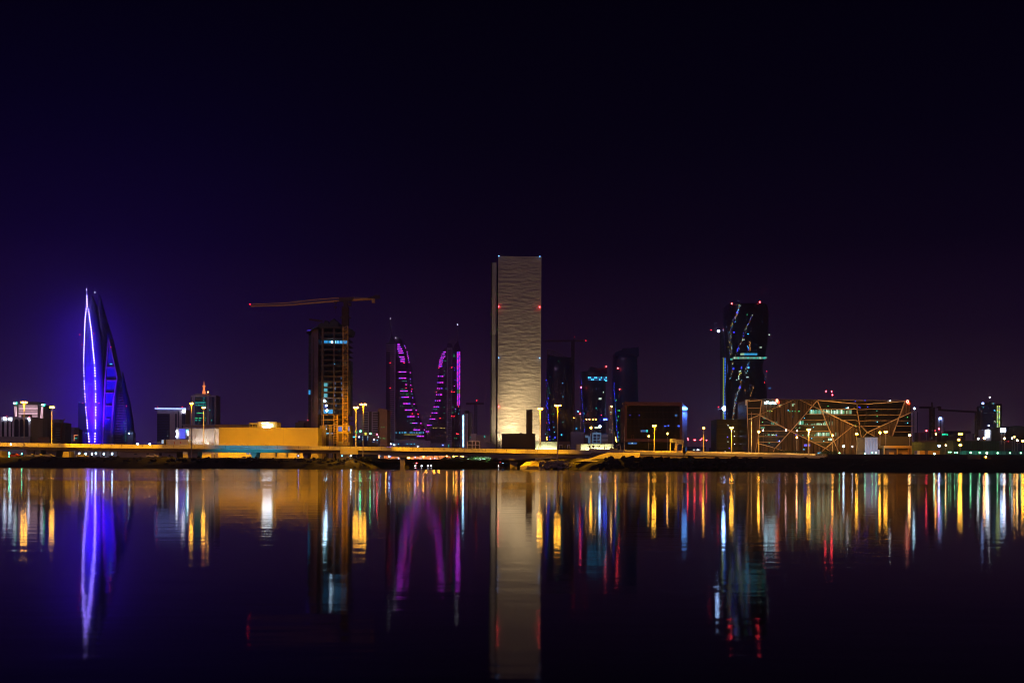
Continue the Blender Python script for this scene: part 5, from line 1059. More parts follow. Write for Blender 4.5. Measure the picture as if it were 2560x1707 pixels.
it += streak([(545, 580), (548, 700)], 16, 5, [E_org, E_dimo, E_org]) + streak([(515, 640), (525, 690)], 6, 4, [E_cyan, E_blue]) + streak([(540, 815), (500, 930), (475, 990)], 20, 9) + streak([(440, 930), (405, 1050)], 10, 10, [E_pale, E_yel, E_pale], 1.6, 3.4) + streak([(450, 1040), (425, 1130), (385, 1220), (360, 1370), (335, 1540)], 62, 8) + streak([(592, 1110), (550, 1240)], 13, 4, [E_org, E_dimo]) + streak([(745, 940), (715, 1075)], 8, 4, [E_dimb, E_red, E_dimo]) + streak([(480, 1385), (445, 1530)], 14, 6, [E_pale, E_yel, E_cyan], 1.6, 3)
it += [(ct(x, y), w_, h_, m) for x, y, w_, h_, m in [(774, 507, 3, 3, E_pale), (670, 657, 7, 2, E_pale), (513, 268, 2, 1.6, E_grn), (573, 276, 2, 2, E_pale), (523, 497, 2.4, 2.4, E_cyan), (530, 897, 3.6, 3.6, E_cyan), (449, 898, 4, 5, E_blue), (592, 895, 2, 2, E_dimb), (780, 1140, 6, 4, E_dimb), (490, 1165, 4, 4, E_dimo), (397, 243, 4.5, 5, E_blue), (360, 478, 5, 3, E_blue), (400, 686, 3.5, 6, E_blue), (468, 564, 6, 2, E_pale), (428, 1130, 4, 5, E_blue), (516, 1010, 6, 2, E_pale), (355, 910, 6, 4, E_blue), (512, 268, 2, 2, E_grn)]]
lit(t, it, 1200, tt, .5)  # streaks are city lights mirrored in the glass, painted as glowing panes
random.seed(4); E_bp = em('band_pale', (.25, .45, .35), .8)
for k in range(30):
    x = 322 + k * 14.3; y = 782 - (0 if x > 370 else 12 - (370 - x) * .5) * 0 + (14 if x < 350 else 0); m = [E_bp, E_teal, E_bp, E_gl, E_bp, E_pale][random.randrange(6)]
    c = onto(tt, ct(x, y if k < 29 else 780), 1200, .4); piece('lit_window', m, t, c, (M2(2.9, 1200), .5, M2(4.6, 1200)))
for k in range(13):
    x = 440 + k * 15.4; c = onto(tt, ct(x, 737), 1200, .4); piece('lit_window', em('sky_floor', (.04, .4, .8), 1.0) if k > 2 else E_gl, t, c, (M2(2.9, 1200), .5, M2(4.8, 1200)))
for x, y in ((325, 140), (658, 124)): dot('warning_light', E_redb, t, ct(x, y), 1200, 1.7, 2)
t = bld('slab_tower', 'narrow blue-lit slab with a yellow-green edge beside the twisted tower', 1817, 1260)
wallbit('dark_upper', blackm, t, [ct(*p) for p in [(224, 780), (222, 460), (232, 462), (243, 500), (262, 540), (300, 556), (322, 560), (322, 835), (250, 835), (250, 780)]], 1262, 18)
wallbit('wall', glassb, t, [ct(*p) for p in [(225, 780), (248, 780), (270, 838), (322, 842), (305, 1000), (302, 1540), (225, 1540)]], 1260, 18)
for x0, x1, m in ((226, 234, em('lime_edge', (.35, .45, .02), .9)), (242, 258, em('blue_column', (.03, .16, .8), 1.1)), (276, 298, em('violet_column', (.06, .10, .5), .8))):
    a0 = ct(x0, 782 if x0 < 270 else 845); a1 = ct(x1, 1530); n_ = 1 if x0 < 240 else 22
    for k in range(n_): pane('light_column' if n_ == 1 else 'light_segment', m, t, (a0[0], a0[1] + (a1[1] - a0[1]) * k / n_), (a1[0], a0[1] + (a1[1] - a0[1]) * (k + (1 if n_ == 1 else .8)) / n_), 1260, .4)
lit(t, [(ct(x, y), 2, 2, m) for x, y, m in [(255, 718, E_teal), (278, 724, E_teal), (258, 752, E_teal), (276, 760, E_teal), (290, 755, E_teal), (312, 752, E_vio), (330, 748, E_vio), (278, 790, E_dimb)]], 1260, None, .5)
dot('work_lamp', em('blue_white', (.35, .55, 1), 38), t, ct(173, 465), 1258, 3.2); dot('warning_light', E_red, t, ct(83, 453), 1258, .9); dot('warning_light', E_red, t, ct(231, 440), 1258, .7); MB().beam(W(*ct(83, 458), 1260), W(*ct(250, 470), 1260), .7, .7).build('hoist_arm', craned, t)
dot('work_lamp', em('blue_lamp', (.25, .45, 1), 60), t, ct(240, 1382), 1250, 5.6); dot('warning_light', E_red, t, ct(172, 1364), 1250, 1.2); MB().beam(W(*ct(150, 1382), 1255), W(*ct(250, 1395), 1255), .8, .8).build('hoist_arm', craned, t)

# ------------------------------------------------------------------ slatted office building
t = bld('dark_low_building', 'dark low glass building at the foot of the twisted tower', 1826, 450)
wall(t, 1791.5, 1866, 1048, 450, 30, mat('brown_glass', (.02, .012, .012)))
for k in range(6): pane('floor_line', brownwall, t, (1791.6, 1060 + k * 12), (1865.8, 1060.5 + k * 12), 449.9, .1)
for x, y, m in ((1820, 1063, E_whs), (1836.2, 1078, E_pale), (1847.5, 1080, E_dimb), (1820, 1104, E_pale), (1823, 1120, E_blue), (1836.6, 1109.6, E_whs), (1812.6, 1128, E_whs), (1813, 1132, E_whs), (1848, 1126.5, E_pale), (1819, 1092, E_blue), (1865, 1071, E_grn), (1836, 1090, E_bsgn)): pane('lit_window', m if m not in (E_bsgn, E_whs) else em('window_white', (.6, .7, 1), 2), t, (x - .8, y - 1.2), (x + .8, y + 1.2), 449.8, .15)
Yb = 430
t = bld('slatted_office', 'wide office building of timber-coloured fins crossed by slanting orange-lit frames', 2070, Yb)
bg_ = mat('bay_glass', (.010, .008, .008), .25, .4, .2)
A_ = wall(t, 1869, 2139.5, 999.4, Yb + 1.2, 45, bg_, 'left_wing'); wall(t, 2139.5, 2168, 1003, Yb + 9, 36, bg_, 'recess'); wall(t, 2168, 2277.5, 1001.5, Yb + 1.2, 45, bg_, 'right_wing')
wall(t, 1868, 2140, 998, Yb + .4, 46, brownwall, 'roof_edge', zb=W(2000, 999.4, Yb).z); wall(t, 2140, 2278, 1000.2, Yb + .6, 46, brownwall, 'roof_edge', zb=W(2200, 1001.5, Yb).z)
def fins(poly, C, step=2.3):
    """a panel of upright timber fins filling a polygon of the facade"""
    P = [C(*p) for p in poly]; xs = [p[0] for p in P]; b = MB(); x = min(xs) + .5; k = 0
    while x < max(xs):
        ys = sorted(a0[1] + (a1[1] - a0[1]) * (x - a0[0]) / (a1[0] - a0[0]) for a0, a1 in zip(P, P[1:] + P[:1]) if (a0[0] <= x < a1[0]) or (a1[0] <= x < a0[0]))
        for ya, yb in zip(ys[::2], ys[1::2]):
            if yb - ya > 1:
                a_ = W(x, ya, Yb); c_ = W(x, yb, Yb); dd = .25 + .35 * random.random(); hw_ = random.uniform(.07, .2); b.box(a_.x - hw_, a_.x + hw_, Yb + .9 - dd, Yb + 1.25, c_.z, a_.z)
        x += step * random.uniform(.55, 1.6); k += 1
    b.build('fin_panel', fin, t)
def slabs(poly, C, ys, m=slab):
    P = [C(*p) for p in poly]
    for yc in ys:
        y = C(0, yc)[1]; xs = sorted(a0[0] + (a1[0] - a0[0]) * (y - a0[1]) / (a1[1] - a0[1]) for a0, a1 in zip(P, P[1:] + P[:1]) if (a0[1] <= y < a1[1]) or (a1[1] <= y < a0[1]))
        for xa, xb in zip(xs[::2], xs[1::2]): pane('floor_slab', m, t, (xa, y - .75), (xb, y + .75), Yb + 1.1, .9)
random.seed(5)
fins([(640, 640), (850, 552), (865, 570), (830, 830), (800, 1060), (770, 1245), (655, 1245)], cb)
fins([(895, 292), (1868, 290), (1395, 830), (862, 548)], cb)
fins([(800, 1066), (1120, 1150), (1400, 850), (2020, 1155), (2100, 1245), (772, 1245)], cb)
fins([(1955, 480), (2290, 640), (2600, 800), (2600, 1245), (2250, 1245), (2172, 1010)], cb); fins([(2040, 1150), (2168, 1020), (2245, 1245), (2100, 1245)], cb)
fins([(1650, 580), (1735, 315), (1833, 315), (1833, 500)], cd); fins([(1070, 870), (1605, 618), (1500, 930), (1190, 940)], cd)
slabs([(640, 320), (885, 300), (855, 540), (645, 625)], cb, (430, 530)); slabs([(868, 570), (1395, 835), (1120, 1130), (805, 1050)], cb, (735, 833, 933, 1032))
slabs([(1400, 835), (1870, 300), (1950, 470), (2165, 1010), (2020, 1130)], cb, (538, 637, 738, 835, 937, 1037)); slabs([(165, 300), (855, 340), (855, 750), (220, 462)], cd, (444, 545, 646))
slabs([(1052, 350), (1725, 305), (1612, 600), (1060, 855)], cd, (449, 548, 650, 748)); slabs([(1612, 600), (1870, 490), (1870, 925), (1505, 925)], cd, (652, 750, 850))
for y0, y1 in ((346, 350), (452, 449), (556, 548), (655, 650), (748, 748)): MB().beam(W(*cd(872, y0 + 4), Yb + 8), W(*cd(1052, y1), Yb), .28, .5).build('floor_slab', slab, t)
BT, TH = 14, 6.5
for C, a0, a1, w_ in [(cb, (625, 308), (893, 285), BT), (cb, (885, 285), (850, 545), BT), (cb, (622, 300), (632, 620), BT * .8), (cb, (632, 620), (655, 1240), TH), (cb, (855, 545), (835, 830), BT * .9), (cb, (835, 830), (800, 1050), TH), (cb, (800, 1050), (768, 1240), TH * .8), (cb, (650, 630), (850, 545), BT), (cb, (855, 555), (1400, 838), BT), (cb, (855, 540), (1452, 282), TH), (cb, (1400, 838), (1880, 285), BT),
                      (cb, (1400, 835), (1125, 1138), BT), (cb, (1125, 1138), (1092, 1200), TH), (cb, (802, 1052), (1130, 1140), BT), (cb, (1130, 1140), (1330, 1205), TH * .8), (cb, (1400, 838), (2022, 1142), BT), (cb, (2022, 1142), (2092, 1190), TH), (cb, (1872, 285), (1950, 470), BT), (cb, (1950, 470), (2170, 1015), BT * .85), (cb, (2170, 1015), (2255, 1205), TH), (cd, (160, 288), (858, 350), BT),
                      (cb, (1572, 282), (1950, 468), TH), (cb, (1950, 468), (2290, 628), BT), (cd, (560, 622), (862, 758), BT), (cb, (2172, 1015), (2022, 1142), BT), (cb, (2022, 1142), (1880, 1262), TH * .8), (cd, (460, 1020), (800, 745), TH), (cd, (1050, 355), (1735, 305), BT), (cd, (1732, 300), (1500, 922), BT), (cd, (1868, 488), (1055, 860), BT), (cd, (1055, 862), (890, 1040), TH * .7), (cd, (1060, 862), (1185, 928), TH)]:
    MB().beam(W(*C(*a0), Yb + .1), W(*C(*a1), Yb + .1), M2(w_ / 7.128, Yb), .8).build('frame_beam', tan, t)
for a0, a1, w_ in (((872, 350), (880, 480), TH), ((875, 480), (920, 730), BT), ((905, 730), (1002, 1215), TH), ((945, 745), (1058, 862), BT)): MB().beam(W(*cd(*a0), Yb + 7.5), W(*cd(*a1), Yb + 7.5 if a1[0] != 1058 else Yb + .3), M2(w_ / 7.128, Yb), .7).build('frame_beam', tan, t)
pane('corner_block', whitew, t, cb(588, 285), cb(612, 380), Yb + 1, 1.2); pane('corner_block', whitew, t, cb(588, 283), cb(662, 292), Yb + 1, 1.0)
random.seed(9); gw = [E_gl, em('office_green', (.10, .42, .24), .9), em('office_white', (.6, .85, .7), 1.5), em('office_teal', (.03, .35, .28), .9), em('office_dim', (.12, .16, .06), .6), E_gl]
def band(C, x0, x1, y0, y1, dens=1, dim=False):
    x = x0
    while x < x1:
        w_ = random.uniform(9, 24); m = random.choice(gw[1:2] + gw[3:5] * 2 if dim else gw)
        if random.random() < dens: pane('lit_window', m, t, C(x, y0 + random.choice((0, 0, 0, 12))), C(min(x + w_ * .85, x1), y1), Yb + 1.15, .25)
        x += w_
band(cb, 1755, 1945, 460, 528); band(cd, 30, 235, 460, 530, 1, True); band(cd, 262, 770, 460, 530, .9); band(cb, 1850, 2050, 695, 728, .9); band(cb, 1630, 1850, 700, 728, .6, True); band(cb, 1850, 2090, 862, 922, 1); band(cb, 1060, 1190, 655, 722, .9, True); band(cb, 1510, 1630, 655, 722, .9); band(cb, 890, 1000, 555, 620, .9, True)
band(cb, 2065, 2135, 965, 1005, 1); band(cb, 945, 1150, 890, 915, .7); band(cb, 860, 980, 765, 790, .6, True); band(cb, 1480, 1570, 765, 790, .7, True); band(cb, 2120, 2250, 860, 925, 1, True); band(cb, 1650, 1840, 895, 925, .5, True); band(cd, 290, 480, 660, 730, .8, True)
lit(t, [(cb(x, y), 2.0, 2.0, m) for x, y, m in [(898, 678, E_grn), (990, 475, E_grn), (1030, 485, E_grn), (1066, 482, E_yel), (1355, 468, E_cyan), (1385, 486, E_grn), (1430, 482, E_teal), (1480, 485, E_grn), (1540, 484, E_grn), (1555, 484, E_grn), (2066, 392, E_grn), (1775, 470, E_cyan), (1645, 605, E_cyan), (1808, 768, E_cyan), (1495, 905, E_blue), (1618, 910, E_teal), (1198, 1012, E_bsgn), (1018, 1046, E_teal), (1776, 967, E_cyan), (1990, 1015, E_cyan), (1637, 1163, E_cyan), (1435, 578, E_dimb), (1468, 1221, E_cyan), (1500, 1232, E_grn), (1890, 1224, E_cyan), (1922, 1222, E_cyan), (1948, 1222, E_teal), (730, 1230, E_grn), (1215, 1130, E_dimb), (1150, 912, E_blue), (1520, 965, E_dimb)]] +
    [(cd(x, y), 2, 2, m) for x, y, m in [(1225, 474, E_teal), (1230, 573, E_grn), (1232, 671, E_cyan), (1770, 590, E_grn), (1773, 690, E_cyan), (840, 738, E_grn), (840, 307, E_blue), (1014, 292, E_blue), (905, 407, E_blue), (925, 418, E_blue), (1062, 405, E_blue), (680, 424, E_cyan), (712, 424, E_whs), (1463, 298, E_whs), (790, 1110, E_whs), (820, 425, E_dimo)]], Yb + .2, None, .3, name='small_light')
pane('blue_screen', E_blup, t, cb(1640, 1068), cb(1745, 1108), Yb + .6, .2)
for x, y in ((1205, 378), (1440, 365)): pane('lit_window', E_gl, t, cb(x - 18, y - 12), cb(x + 40, y - 4), Yb + .3, .2); pane('lit_window', E_gl if x > 1300 else E_org, t, cb(x - 14, y + 2), cb(x + 12, y + 28), Yb + .3, .2)
q = MB()
csg = crop(1895, 990, 39.2)
for P in [[(650, 740), (690, 560), (700, 740)], [(740, 740), (800, 700), (790, 540), (870, 480), (900, 620), (830, 740)], [(880, 740), (960, 560), (1000, 470)], [(940, 680), (1050, 690), (1090, 740)], [(1120, 740), (1170, 600), (1180, 740), (1350, 740), (1340, 570), (1270, 620), (1240, 740)], [(1400, 740), (1460, 520), (1480, 740)], [(1520, 740), (1570, 560), (1600, 740), (1700, 740), (1640, 560)], [(1700, 680), (1780, 780)]]:
    for a0, a1 in zip(P, P[1:]): q.beam(W(*csg(*a0), Yb - .2), W(*csg(*a1), Yb - .2), .17, .2)
q.build('sign_lettering', em('sign_cool', (.5, .85, 1), 9), t)
for cx_, cy_ in ((1942.6, 1001.2), (2269, 1003.6)):
    for k, (ox, oy, r1, r2, m) in enumerate([(0, 0, 2.4, 3.2, em('logo_white', (1, .6, .4), 4)), (2.9, 4.6, 1.7, 2.2, em('logo_gold', (1, .25, .05), 1.6))]):
        q = MB()
        for j in range(12):
            a0, a1 = math.tau * j / 12, math.tau * (j + 1) / 12; q.beam(W(cx_ + ox + r1 * math.cos(a0), cy_ + oy + r2 * math.sin(a0), Yb - .4), W(cx_ + ox + r1 * math.cos(a1), cy_ + oy + r2 * math.sin(a1), Yb - .4), .22, .2)
        q.build('logo_ring', m, t)
    q = MB(); P = [(cx_ - 4, cy_ - 2), (cx_ - 1, cy_ - 5), (cx_ + 3, cy_ - 2.5), (cx_ + 6.6, cy_ + 4), (cx_ + 6, cy_ + 7.8), (cx_ + 2, cy_ + 7.4), (cx_ - 3, cy_ + 3)]
    q.prism([(W(*p_, Yb - .1).x, W(*p_, Yb - .1).z) for p_ in P], Yb - .1, Yb + .2); q.build('logo_panel', em('logo_red', (1, .005, .01), 3.5), t)
for x, y0 in ((2065, 978), (2079, 978.5), (2081, 986.7)):
    o = MB().tube(W(x, 1003, 520), W(x, y0, 520), .12, .07).build('roof_mast', steely, t); p = W(x, y0, 520); piece('warning_light', E_redb, t, p, (.62, .62, .62), 'ball')
for o, (x0, x1, yt) in enumerate([(1897, 1945, 1129), (1945, 2008, 1126), (2052, 2092, 1127)]):
    tr = thing('hedge', ['low dark hedge below the left bay of the slatted building', 'dark clipped hedge below the crossing frames of the slatted building', 'dark hedge right of the lit kerb line below the slatted building'][o], 'hedge', base((x0 + x1) / 2, 400), 'hedges along the slatted building')
    b = MB()
    for k in range(700):
        px = random.uniform(x0, x1); p = W(px, 1130, 400 + random.uniform(-1.5, 1.5)); hz = W(px, yt + 2.5 * abs(noise.noise(Vector((px * .3, 0, 0)))), 400).z; z = 4 + (hz - 4) * math.sqrt(random.random()); s_ = random.uniform(.15, .3)
        n1 = Vector((random.gauss(0, 1), random.gauss(0, 1), random.gauss(0, 1))).normalized(); u = n1.orthogonal().normalized() * s_; v = n1.cross(u).normalized() * s_; c = Vector((p.x, p.y, z)); b.add([c - u, c + v, c + u, c - v], [(0, 1, 2, 3)])
    b.build('leaves', leaf, tr)
MB().box(W(2039, 1139, 345).x, W(2066, 1139, 345).x, 345, 345.3, W(2050, 1139.5, 345).z, W(2050, 1138, 345).z).build('kerb_light', em('kerb_white', (1, .9, .6), 3), None); tag(bpy.data.objects['kerb_light'], 'bright white light line along the kerb at the end of the shore road', 'light line')

# ------------------------------------------------------------------ right edge
t = bld('corrugated_shed', 'pale corrugated shed lit white in front of the right wing', 2180, 372, 'shed'); shm = mat('shed_panel', (.30, .34, .42), .6, .1, .3); wall(t, 2162.3, 2195, 1092.8, 372, 8, shm); wall(t, 2195, 2199, 1124, 371.6, 4, shm, 'side_box')
for k in range(8): pane('rib', greywall, t, (2165 + 4 * k, 1095), (2166 + 4 * k, 1134), 372, .25)
p = W(2180, 1128, 368); spot('shed_wash', (p.x, 364, 7), (p.x, 372, 11), 2600, (.6, .75, 1), 120, .8, .3, t)
t = bld('dark_brown_block', 'plain dark brown block behind the orange framed pavilion', 2237, 400); wall(t, 2195.3, 2279.5, 1090.5, 400, 12, mat('dark_brown_render2', (.05, .035, .02), .85, .25, .15))
t = bld('framed_pavilion', 'low pavilion framed in glowing orange on the quay', 2245, 372, 'pavilion'); of_ = mat('orange_render', (.55, .33, .10), .7, .1, .2)
wall(t, 2212, 2277.5, 1120, 373, 8, brownwall); wall(t, 2210, 2279.5, 1113.8, 371, 10, of_, 'roof_beam', zb=W(2240, 1120, 372).z)
for x0, x1 in ((2210, 2212.2), (2243, 2245), (2277.3, 2279.5), (2272, 2273.4)): wall(t, x0, x1, 1120.01, 371.5, 1, of_, 'post')
for k in range(4): pane('shelf', of_, t, (2245.5, 1123 + 3 * k), (2271, 1124.4 + 3 * k), 373, .4)
pane('gate', of_, t, (2222, 1130), (2234, 1136), 373, .3); pane('gate', of_, t, (2256, 1130), (2271, 1136), 373, .3)
p = W(2245, 1128, 366); spot('pavilion_lamp', (p.x, 364, 12), (p.x, 372, 8), 1600, SOD, 120, .8, .3, t)
def simple(name, label, px0, px1, y, Y, d, m, cat='building', grp=None):
    t = bld(name, label, (px0 + px1) / 2, Y, cat, grp); wall(t, px0, px1, y, Y, d, m); pane('top_edge', m, t, (px0 - .3, y - .5), (px1 + .3, y + .4), Y - .05, .3); return t
def posts(t, px0, px1, y, Y, n_, m, y1=1134):
    for k in range(n_): x = px0 + (px1 - px0) * (k + .5) / n_; pane('panel_joint', m, t, (x - .15, y + .6), (x + .15, y1), Y - .02, .1)
t = simple('hoarding', 'olive green hoarding wall right of the orange pavilion', 2279.5, 2368, 1105, 400, .5, mat('olive_hoarding', (.14, .17, .06), .7, .15, .2), 'hoarding', 'green hoardings'); posts(t, 2279.5, 2368, 1105, 400, 12, hoard)
t = simple('hoarding', 'lighter green hoarding panel left of the lamp cluster', 2368, 2382.4, 1101, 396, .5, mat('light_hoarding', (.25, .35, .14), .7, .15, .2), 'hoarding', 'green hoardings'); posts(t, 2368, 2382, 1101, 396, 3, hoard)
t = simple('hoarding', 'long dark green hoarding behind the green lights', 2382.4, 2498.5, 1102, 400, .5, hoard, 'hoarding', 'green hoardings'); posts(t, 2383, 2498, 1102, 400, 18, blackm)
t = simple('fence', 'low teal fence lit by green lights along the quay', 2400, 2600, 1127.5, 344, .3, mat('teal_fence', (.12, .30, .28), .6, .15, .3), 'fence'); posts(t, 2400, 2600, 1127.5, 344, 30, blackm, 1136)
for x in (2426.7, 2467, 2494): p = W(x, 1131, 338); spot('fence_wash', (p.x, 337.5, p.z + .3), (p.x, 344, p.z), 260, (.2, 1, .6), 150, .8, .2, t)
ctn = mat('container_yellow', (.6, .36, .08), .6, .15, .3)
for x0, x1, m, lb in ((2293, 2299.7, whitew, 'white end of the container row beside the yellow ones'), (2299.8, 2312, ctn, 'left yellow container on the quay'), (2312.4, 2320, brownwall, 'brown container between the two yellow ones'), (2320.2, 2350, ctn, 'long right yellow container on the quay')):
    t = bld('container', lb, (x0 + x1) / 2, 360, 'container', 'containers on the quay'); wall(t, x0, x1, 1126.4, 360, 2.5, m, zb=4)
    for k in range(int((x1 - x0) / 2)): pane('rib', m, t, (x0 + .8 + 2 * k, 1127), (x0 + 1.5 + 2 * k, 1135), 360, .1)
p = W(2320, 1120, 350); spot('container_wash', (p.x, 349, 13), (p.x, 360, 7), 3600, SOD, 120, .8, .3, bpy.data.objects['container'])
def faint(label, px0, px1, y, Y, m=greywall, strips=2):
    t = bld('distant_block', label, (px0 + px1) / 2, Y, 'building', 'distant blocks at the right'); wall(t, px0, px1, y, Y, 20, m)
    for k in range(strips): x = px0 + (px1 - px0) * (k + .6) / strips; pane('dark_strip', glassb, t, (x, y + 1), (x + (px1 - px0) * .12, 1100), Y, .4)
    return t
faint('faint pale block behind the right end of the slatted building', 2278, 2296, 1028, 1100, lilac); faint('faint mauve block between the cranes left of the blue sign', 2337, 2349, 1041, 1150, lilac)
t = faint('faint block carrying a small blue-white rooftop sign', 2345, 2362, 1044, 1140, lilac)
pane('roof_sign', em('roof_sign', (.3, .45, 1), 11), t, (2347.6, 1043), (2353.6, 1048.6), 1138, .6)
faint('low dark roofscape below the left distant crane', 2296, 2366, 1081, 900, brownwall, 8); faint('low dark roofline between the distant cranes', 2370, 2425, 1077, 950, blackm, 5); faint('low dark building left of the white pillar', 2425, 2458, 1083, 900, greywall, 3)
t = faint('low bluish building with teal windows under the dome', 2478, 2600, 1088, 800, glassb, 0)
lit(t, [((x, y), w_, h_, m) for x, y, w_, h_, m in [(2530, 1084.5, 5, 6, E_cyan), (2537, 1086, 4, 5, E_teal), (2514.5, 1087, 5, 4, E_teal), (2547, 1086, 7, 5, E_dimb), (2487, 1087.5, 2, 2, E_cyan), (2494.5, 1087, 2.4, 2.4, E_cyan), (2480.5, 1097.5, 3, 7, E_gl), (2549, 1073.6, 2, 2, E_whs), (2520, 1103, 1.6, 1.6, E_red)]], 799)
t = bld('red_lit_yard', 'cluster of four red warning lights on masts below the left distant crane', 2331, 880, 'mast group')
for x, y in ((2315.6, 1076.5), (2327, 1072), (2335.8, 1076.2), (2346.8, 1071.6)): MB().tube(W(x, 1100, 880), W(x, y, 880), .25, .15).build('mast', steely, t); dot('warning_light', E_redb, t, (x, y), 880, 1.9)
t = bld('teal_lit_house', 'dark house with a ragged line of green lights', 2362, 860); wall(t, 2353, 2369, 1083, 860, 14, blackm)
lit(t, [((x, 1085.5 + (x % 3) * .5), 1.8, 1.6, E_neon) for x in (2356, 2358.4, 2361, 2364.5, 2368)], 859)
for lb, mx, yb_, yt_, jx0, jy0, jx1, jy1, cwx, Y in (('distant dark crane nearer to the slatted building', 2330, 1072, 1020, 2299, 1018, 2352, 1019, 2346, 800), ('distant dark crane with a long thin jib left of the dark tower', 2444, 1082, 1033, 2351, 1024.5, 2491, 1033, None, 820)):
    t = thing('tower_crane', lb, 'crane', base(mx, Y), 'tower cranes')
    lattice(MB(), W(mx, 1100, Y), W(mx, yt_ - 2, Y), 2.6, 12, .5).build('mast', craned, t); lattice(MB(), W(jx0, jy0, Y), W(mx, (jy0 + (jy1 - jy0) * (mx - jx0) / (jx1 - jx0)), Y), 1.0, 16, .28).build('jib', craned, t)
    MB().beam(W(mx, (jy0 + (jy1 - jy0) * (mx - jx0) / (jx1 - jx0)), Y), W(jx1, jy1, Y), .5, .6).build('counter_jib', craned, t); MB().beam(W(mx + 1, yt_, Y), W(mx - .5, yt_ - 15, Y), 1.1, .8).build('mast_head', craned, t)
    if cwx: wallbit('counterweight', craned, t, [(2343, 1017), (2348, 1014.6), (2353.6, 1016), (2353, 1020), (2351.4, 1026), (2348.6, 1026), (2348, 1020)], Y - 1, 2)
    else: wallbit('cab', glassb, t, [(2439, 1032), (2447, 1033), (2446, 1038.6), (2440, 1038)], Y - 1, 2)
t = bld('dark_office_tower', 'dark tower at the right with two columns of yellow-green light blocks', 2480, 900)
wall(t, 2456.5, 2485, 1013.5, 900, 26, glassb); wall(t, 2485, 2505, 1009, 901, 26, blackm, 'light_wing'); wallbit('roof_block', blackm, t, [(2470, 1014), (2471, 1005), (2476, 1003.6), (2486, 1006), (2486, 1014)], 903, 16)
cols_ = [E_yel, em('lime_block', (.5, .7, .2), 1.6), em('pale_block', (.6, .7, .8), 1.5), E_grn]
random.seed(8)
for k in range(18):
    for x in (2493.3, 2498): pane('light_block', cols_[random.choice((0, 1, 0, 1, 2, 2, 3))], t, (x - 1.2, 1014 + 3.05 * k), (x + 1.2, 1016 + 3.05 * k), 901, .5)
MB().tube(W(2473.5, 1004, 905), W(2473.5, 993, 905), .3, .12).build('mast', steely, t); dot('warning_light', E_whs, t, (2473.5, 993), 905, 1.3)
pane('roof_sign', em('roof_sign', (.3, .45, 1), 11), t, (2454.6, 1006), (2459.4, 1010.4), 898, .5)
lit(t, [((x, y), w_, h_, m) for x, y, w_, h_, m in [(2480, 1008.4, 1.6, 1.6, E_gl), (2482.2, 1008.4, 1.6, 1.6, E_gl), (2484.4, 1008.4, 1.6, 1.6, E_cyan), (2458, 1018, 1.8, 2.2, E_teal), (2471, 1020.6, 1.6, 1.6, E_dimb), (2485.6, 1025.6, 2, 2, E_cyan), (2487.4, 1026.4, 1.6, 1.6, E_cyan), (2486, 1053, 2.4, 1.8, E_pale), (2488.6, 1053.8, 1.4, 1.4, E_pale), (2471.5, 1063.4, 2.2, 2.2, E_whs), (2456, 1074.6, 2, 2, E_cel)]], 899.5)
t = bld('lit_screen', 'big glowing white-blue screen between the dark tower and the dome', 2507.5, 560, 'screen'); pane('screen_face', em('screen_face', (.45, .65, 1), 15), t, (2501.4, 1070.4), (2513.8, 1079.8), 560, .4); wall(t, 2500.8, 2514.4, 1069.8, 560.1, 1.2, craned, 'frame', zb=W(2507, 1080.6, 560).z)
for x in (2503, 2512): MB().tube(W(x, 1110, 560.6), W(x, 1080, 560.6), .25, .2).build('post', steely, t)
t = bld('white_pillar', 'white glowing pillar on a grey block at the foot of the dark tower', 2469, 640, 'pillar'); wall(t, 2461, 2478, 1073.5, 641, 8, whitew, 'block'); pane('pillar_light', em('pillar_face', (.75, .85, 1), 9), t, (2465.8, 1073.6), (2471.6, 1092), 641, .8)
t = bld('domed_hall', 'dark low-domed hall at the right edge', 2540, 760, 'building'); P = [(2512, 1100)] + [(2540 - 28 * math.cos(math.pi * k / 14) + (8 if k > 7 else 0), 1088 - 24 * math.sin(math.pi * k / 14)) for k in range(15)] + [(2576, 1100)]
wallbit('dome_roof', blackm, t, P, 760, 40)

# ------------------------------------------------------------------ seen under and around the bridge
t = bld('yellow_shop', 'small yellow-lit shop wall under the bridge left of the white lamps', 157, 470, 'shop'); wall(t, 142, 172, 1128.6, 470, 6, yellowwall, zb=4)
for x in (154, 173, 176): pane('pillar', yellowwall, t, (x, 1127.5), (x + .8, 1142), 469.6, .3)
p = W(157, 1120, 455); spot('shop_lamp', (p.x, 455, 10), (p.x, 470, 7), 9000, SOD, 120, .8, .3, t)
t = bld('arcade_shop', 'grey shop front behind the row of white lamps under the bridge', 225, 580, 'shop'); wall(t, 173, 292, 1123, 580, 10, greywall); 
for x in (180, 186, 202.5, 252, 270): pane('pillar', yellowwall if x == 202.5 else whitew, t, (x, 1124), (x + (4 if x == 202.5 else 1.2), 1142), 579.6, .4)
t = bld('yellow_kiosk', 'yellow-lit wall and counter at the far left under the bridge', 10, 470, 'kiosk'); wall(t, -8, 4, 1127, 470, 5, yellowwall, zb=4); wall(t, 2, 17, 1140.6, 462, 2, yellowwall, 'counter', zb=4)
p = W(4, 1120, 456); spot('kiosk_lamp', (p.x, 455, 10), (p.x, 470, 6), 5000, SOD, 120, .8, .3, t)
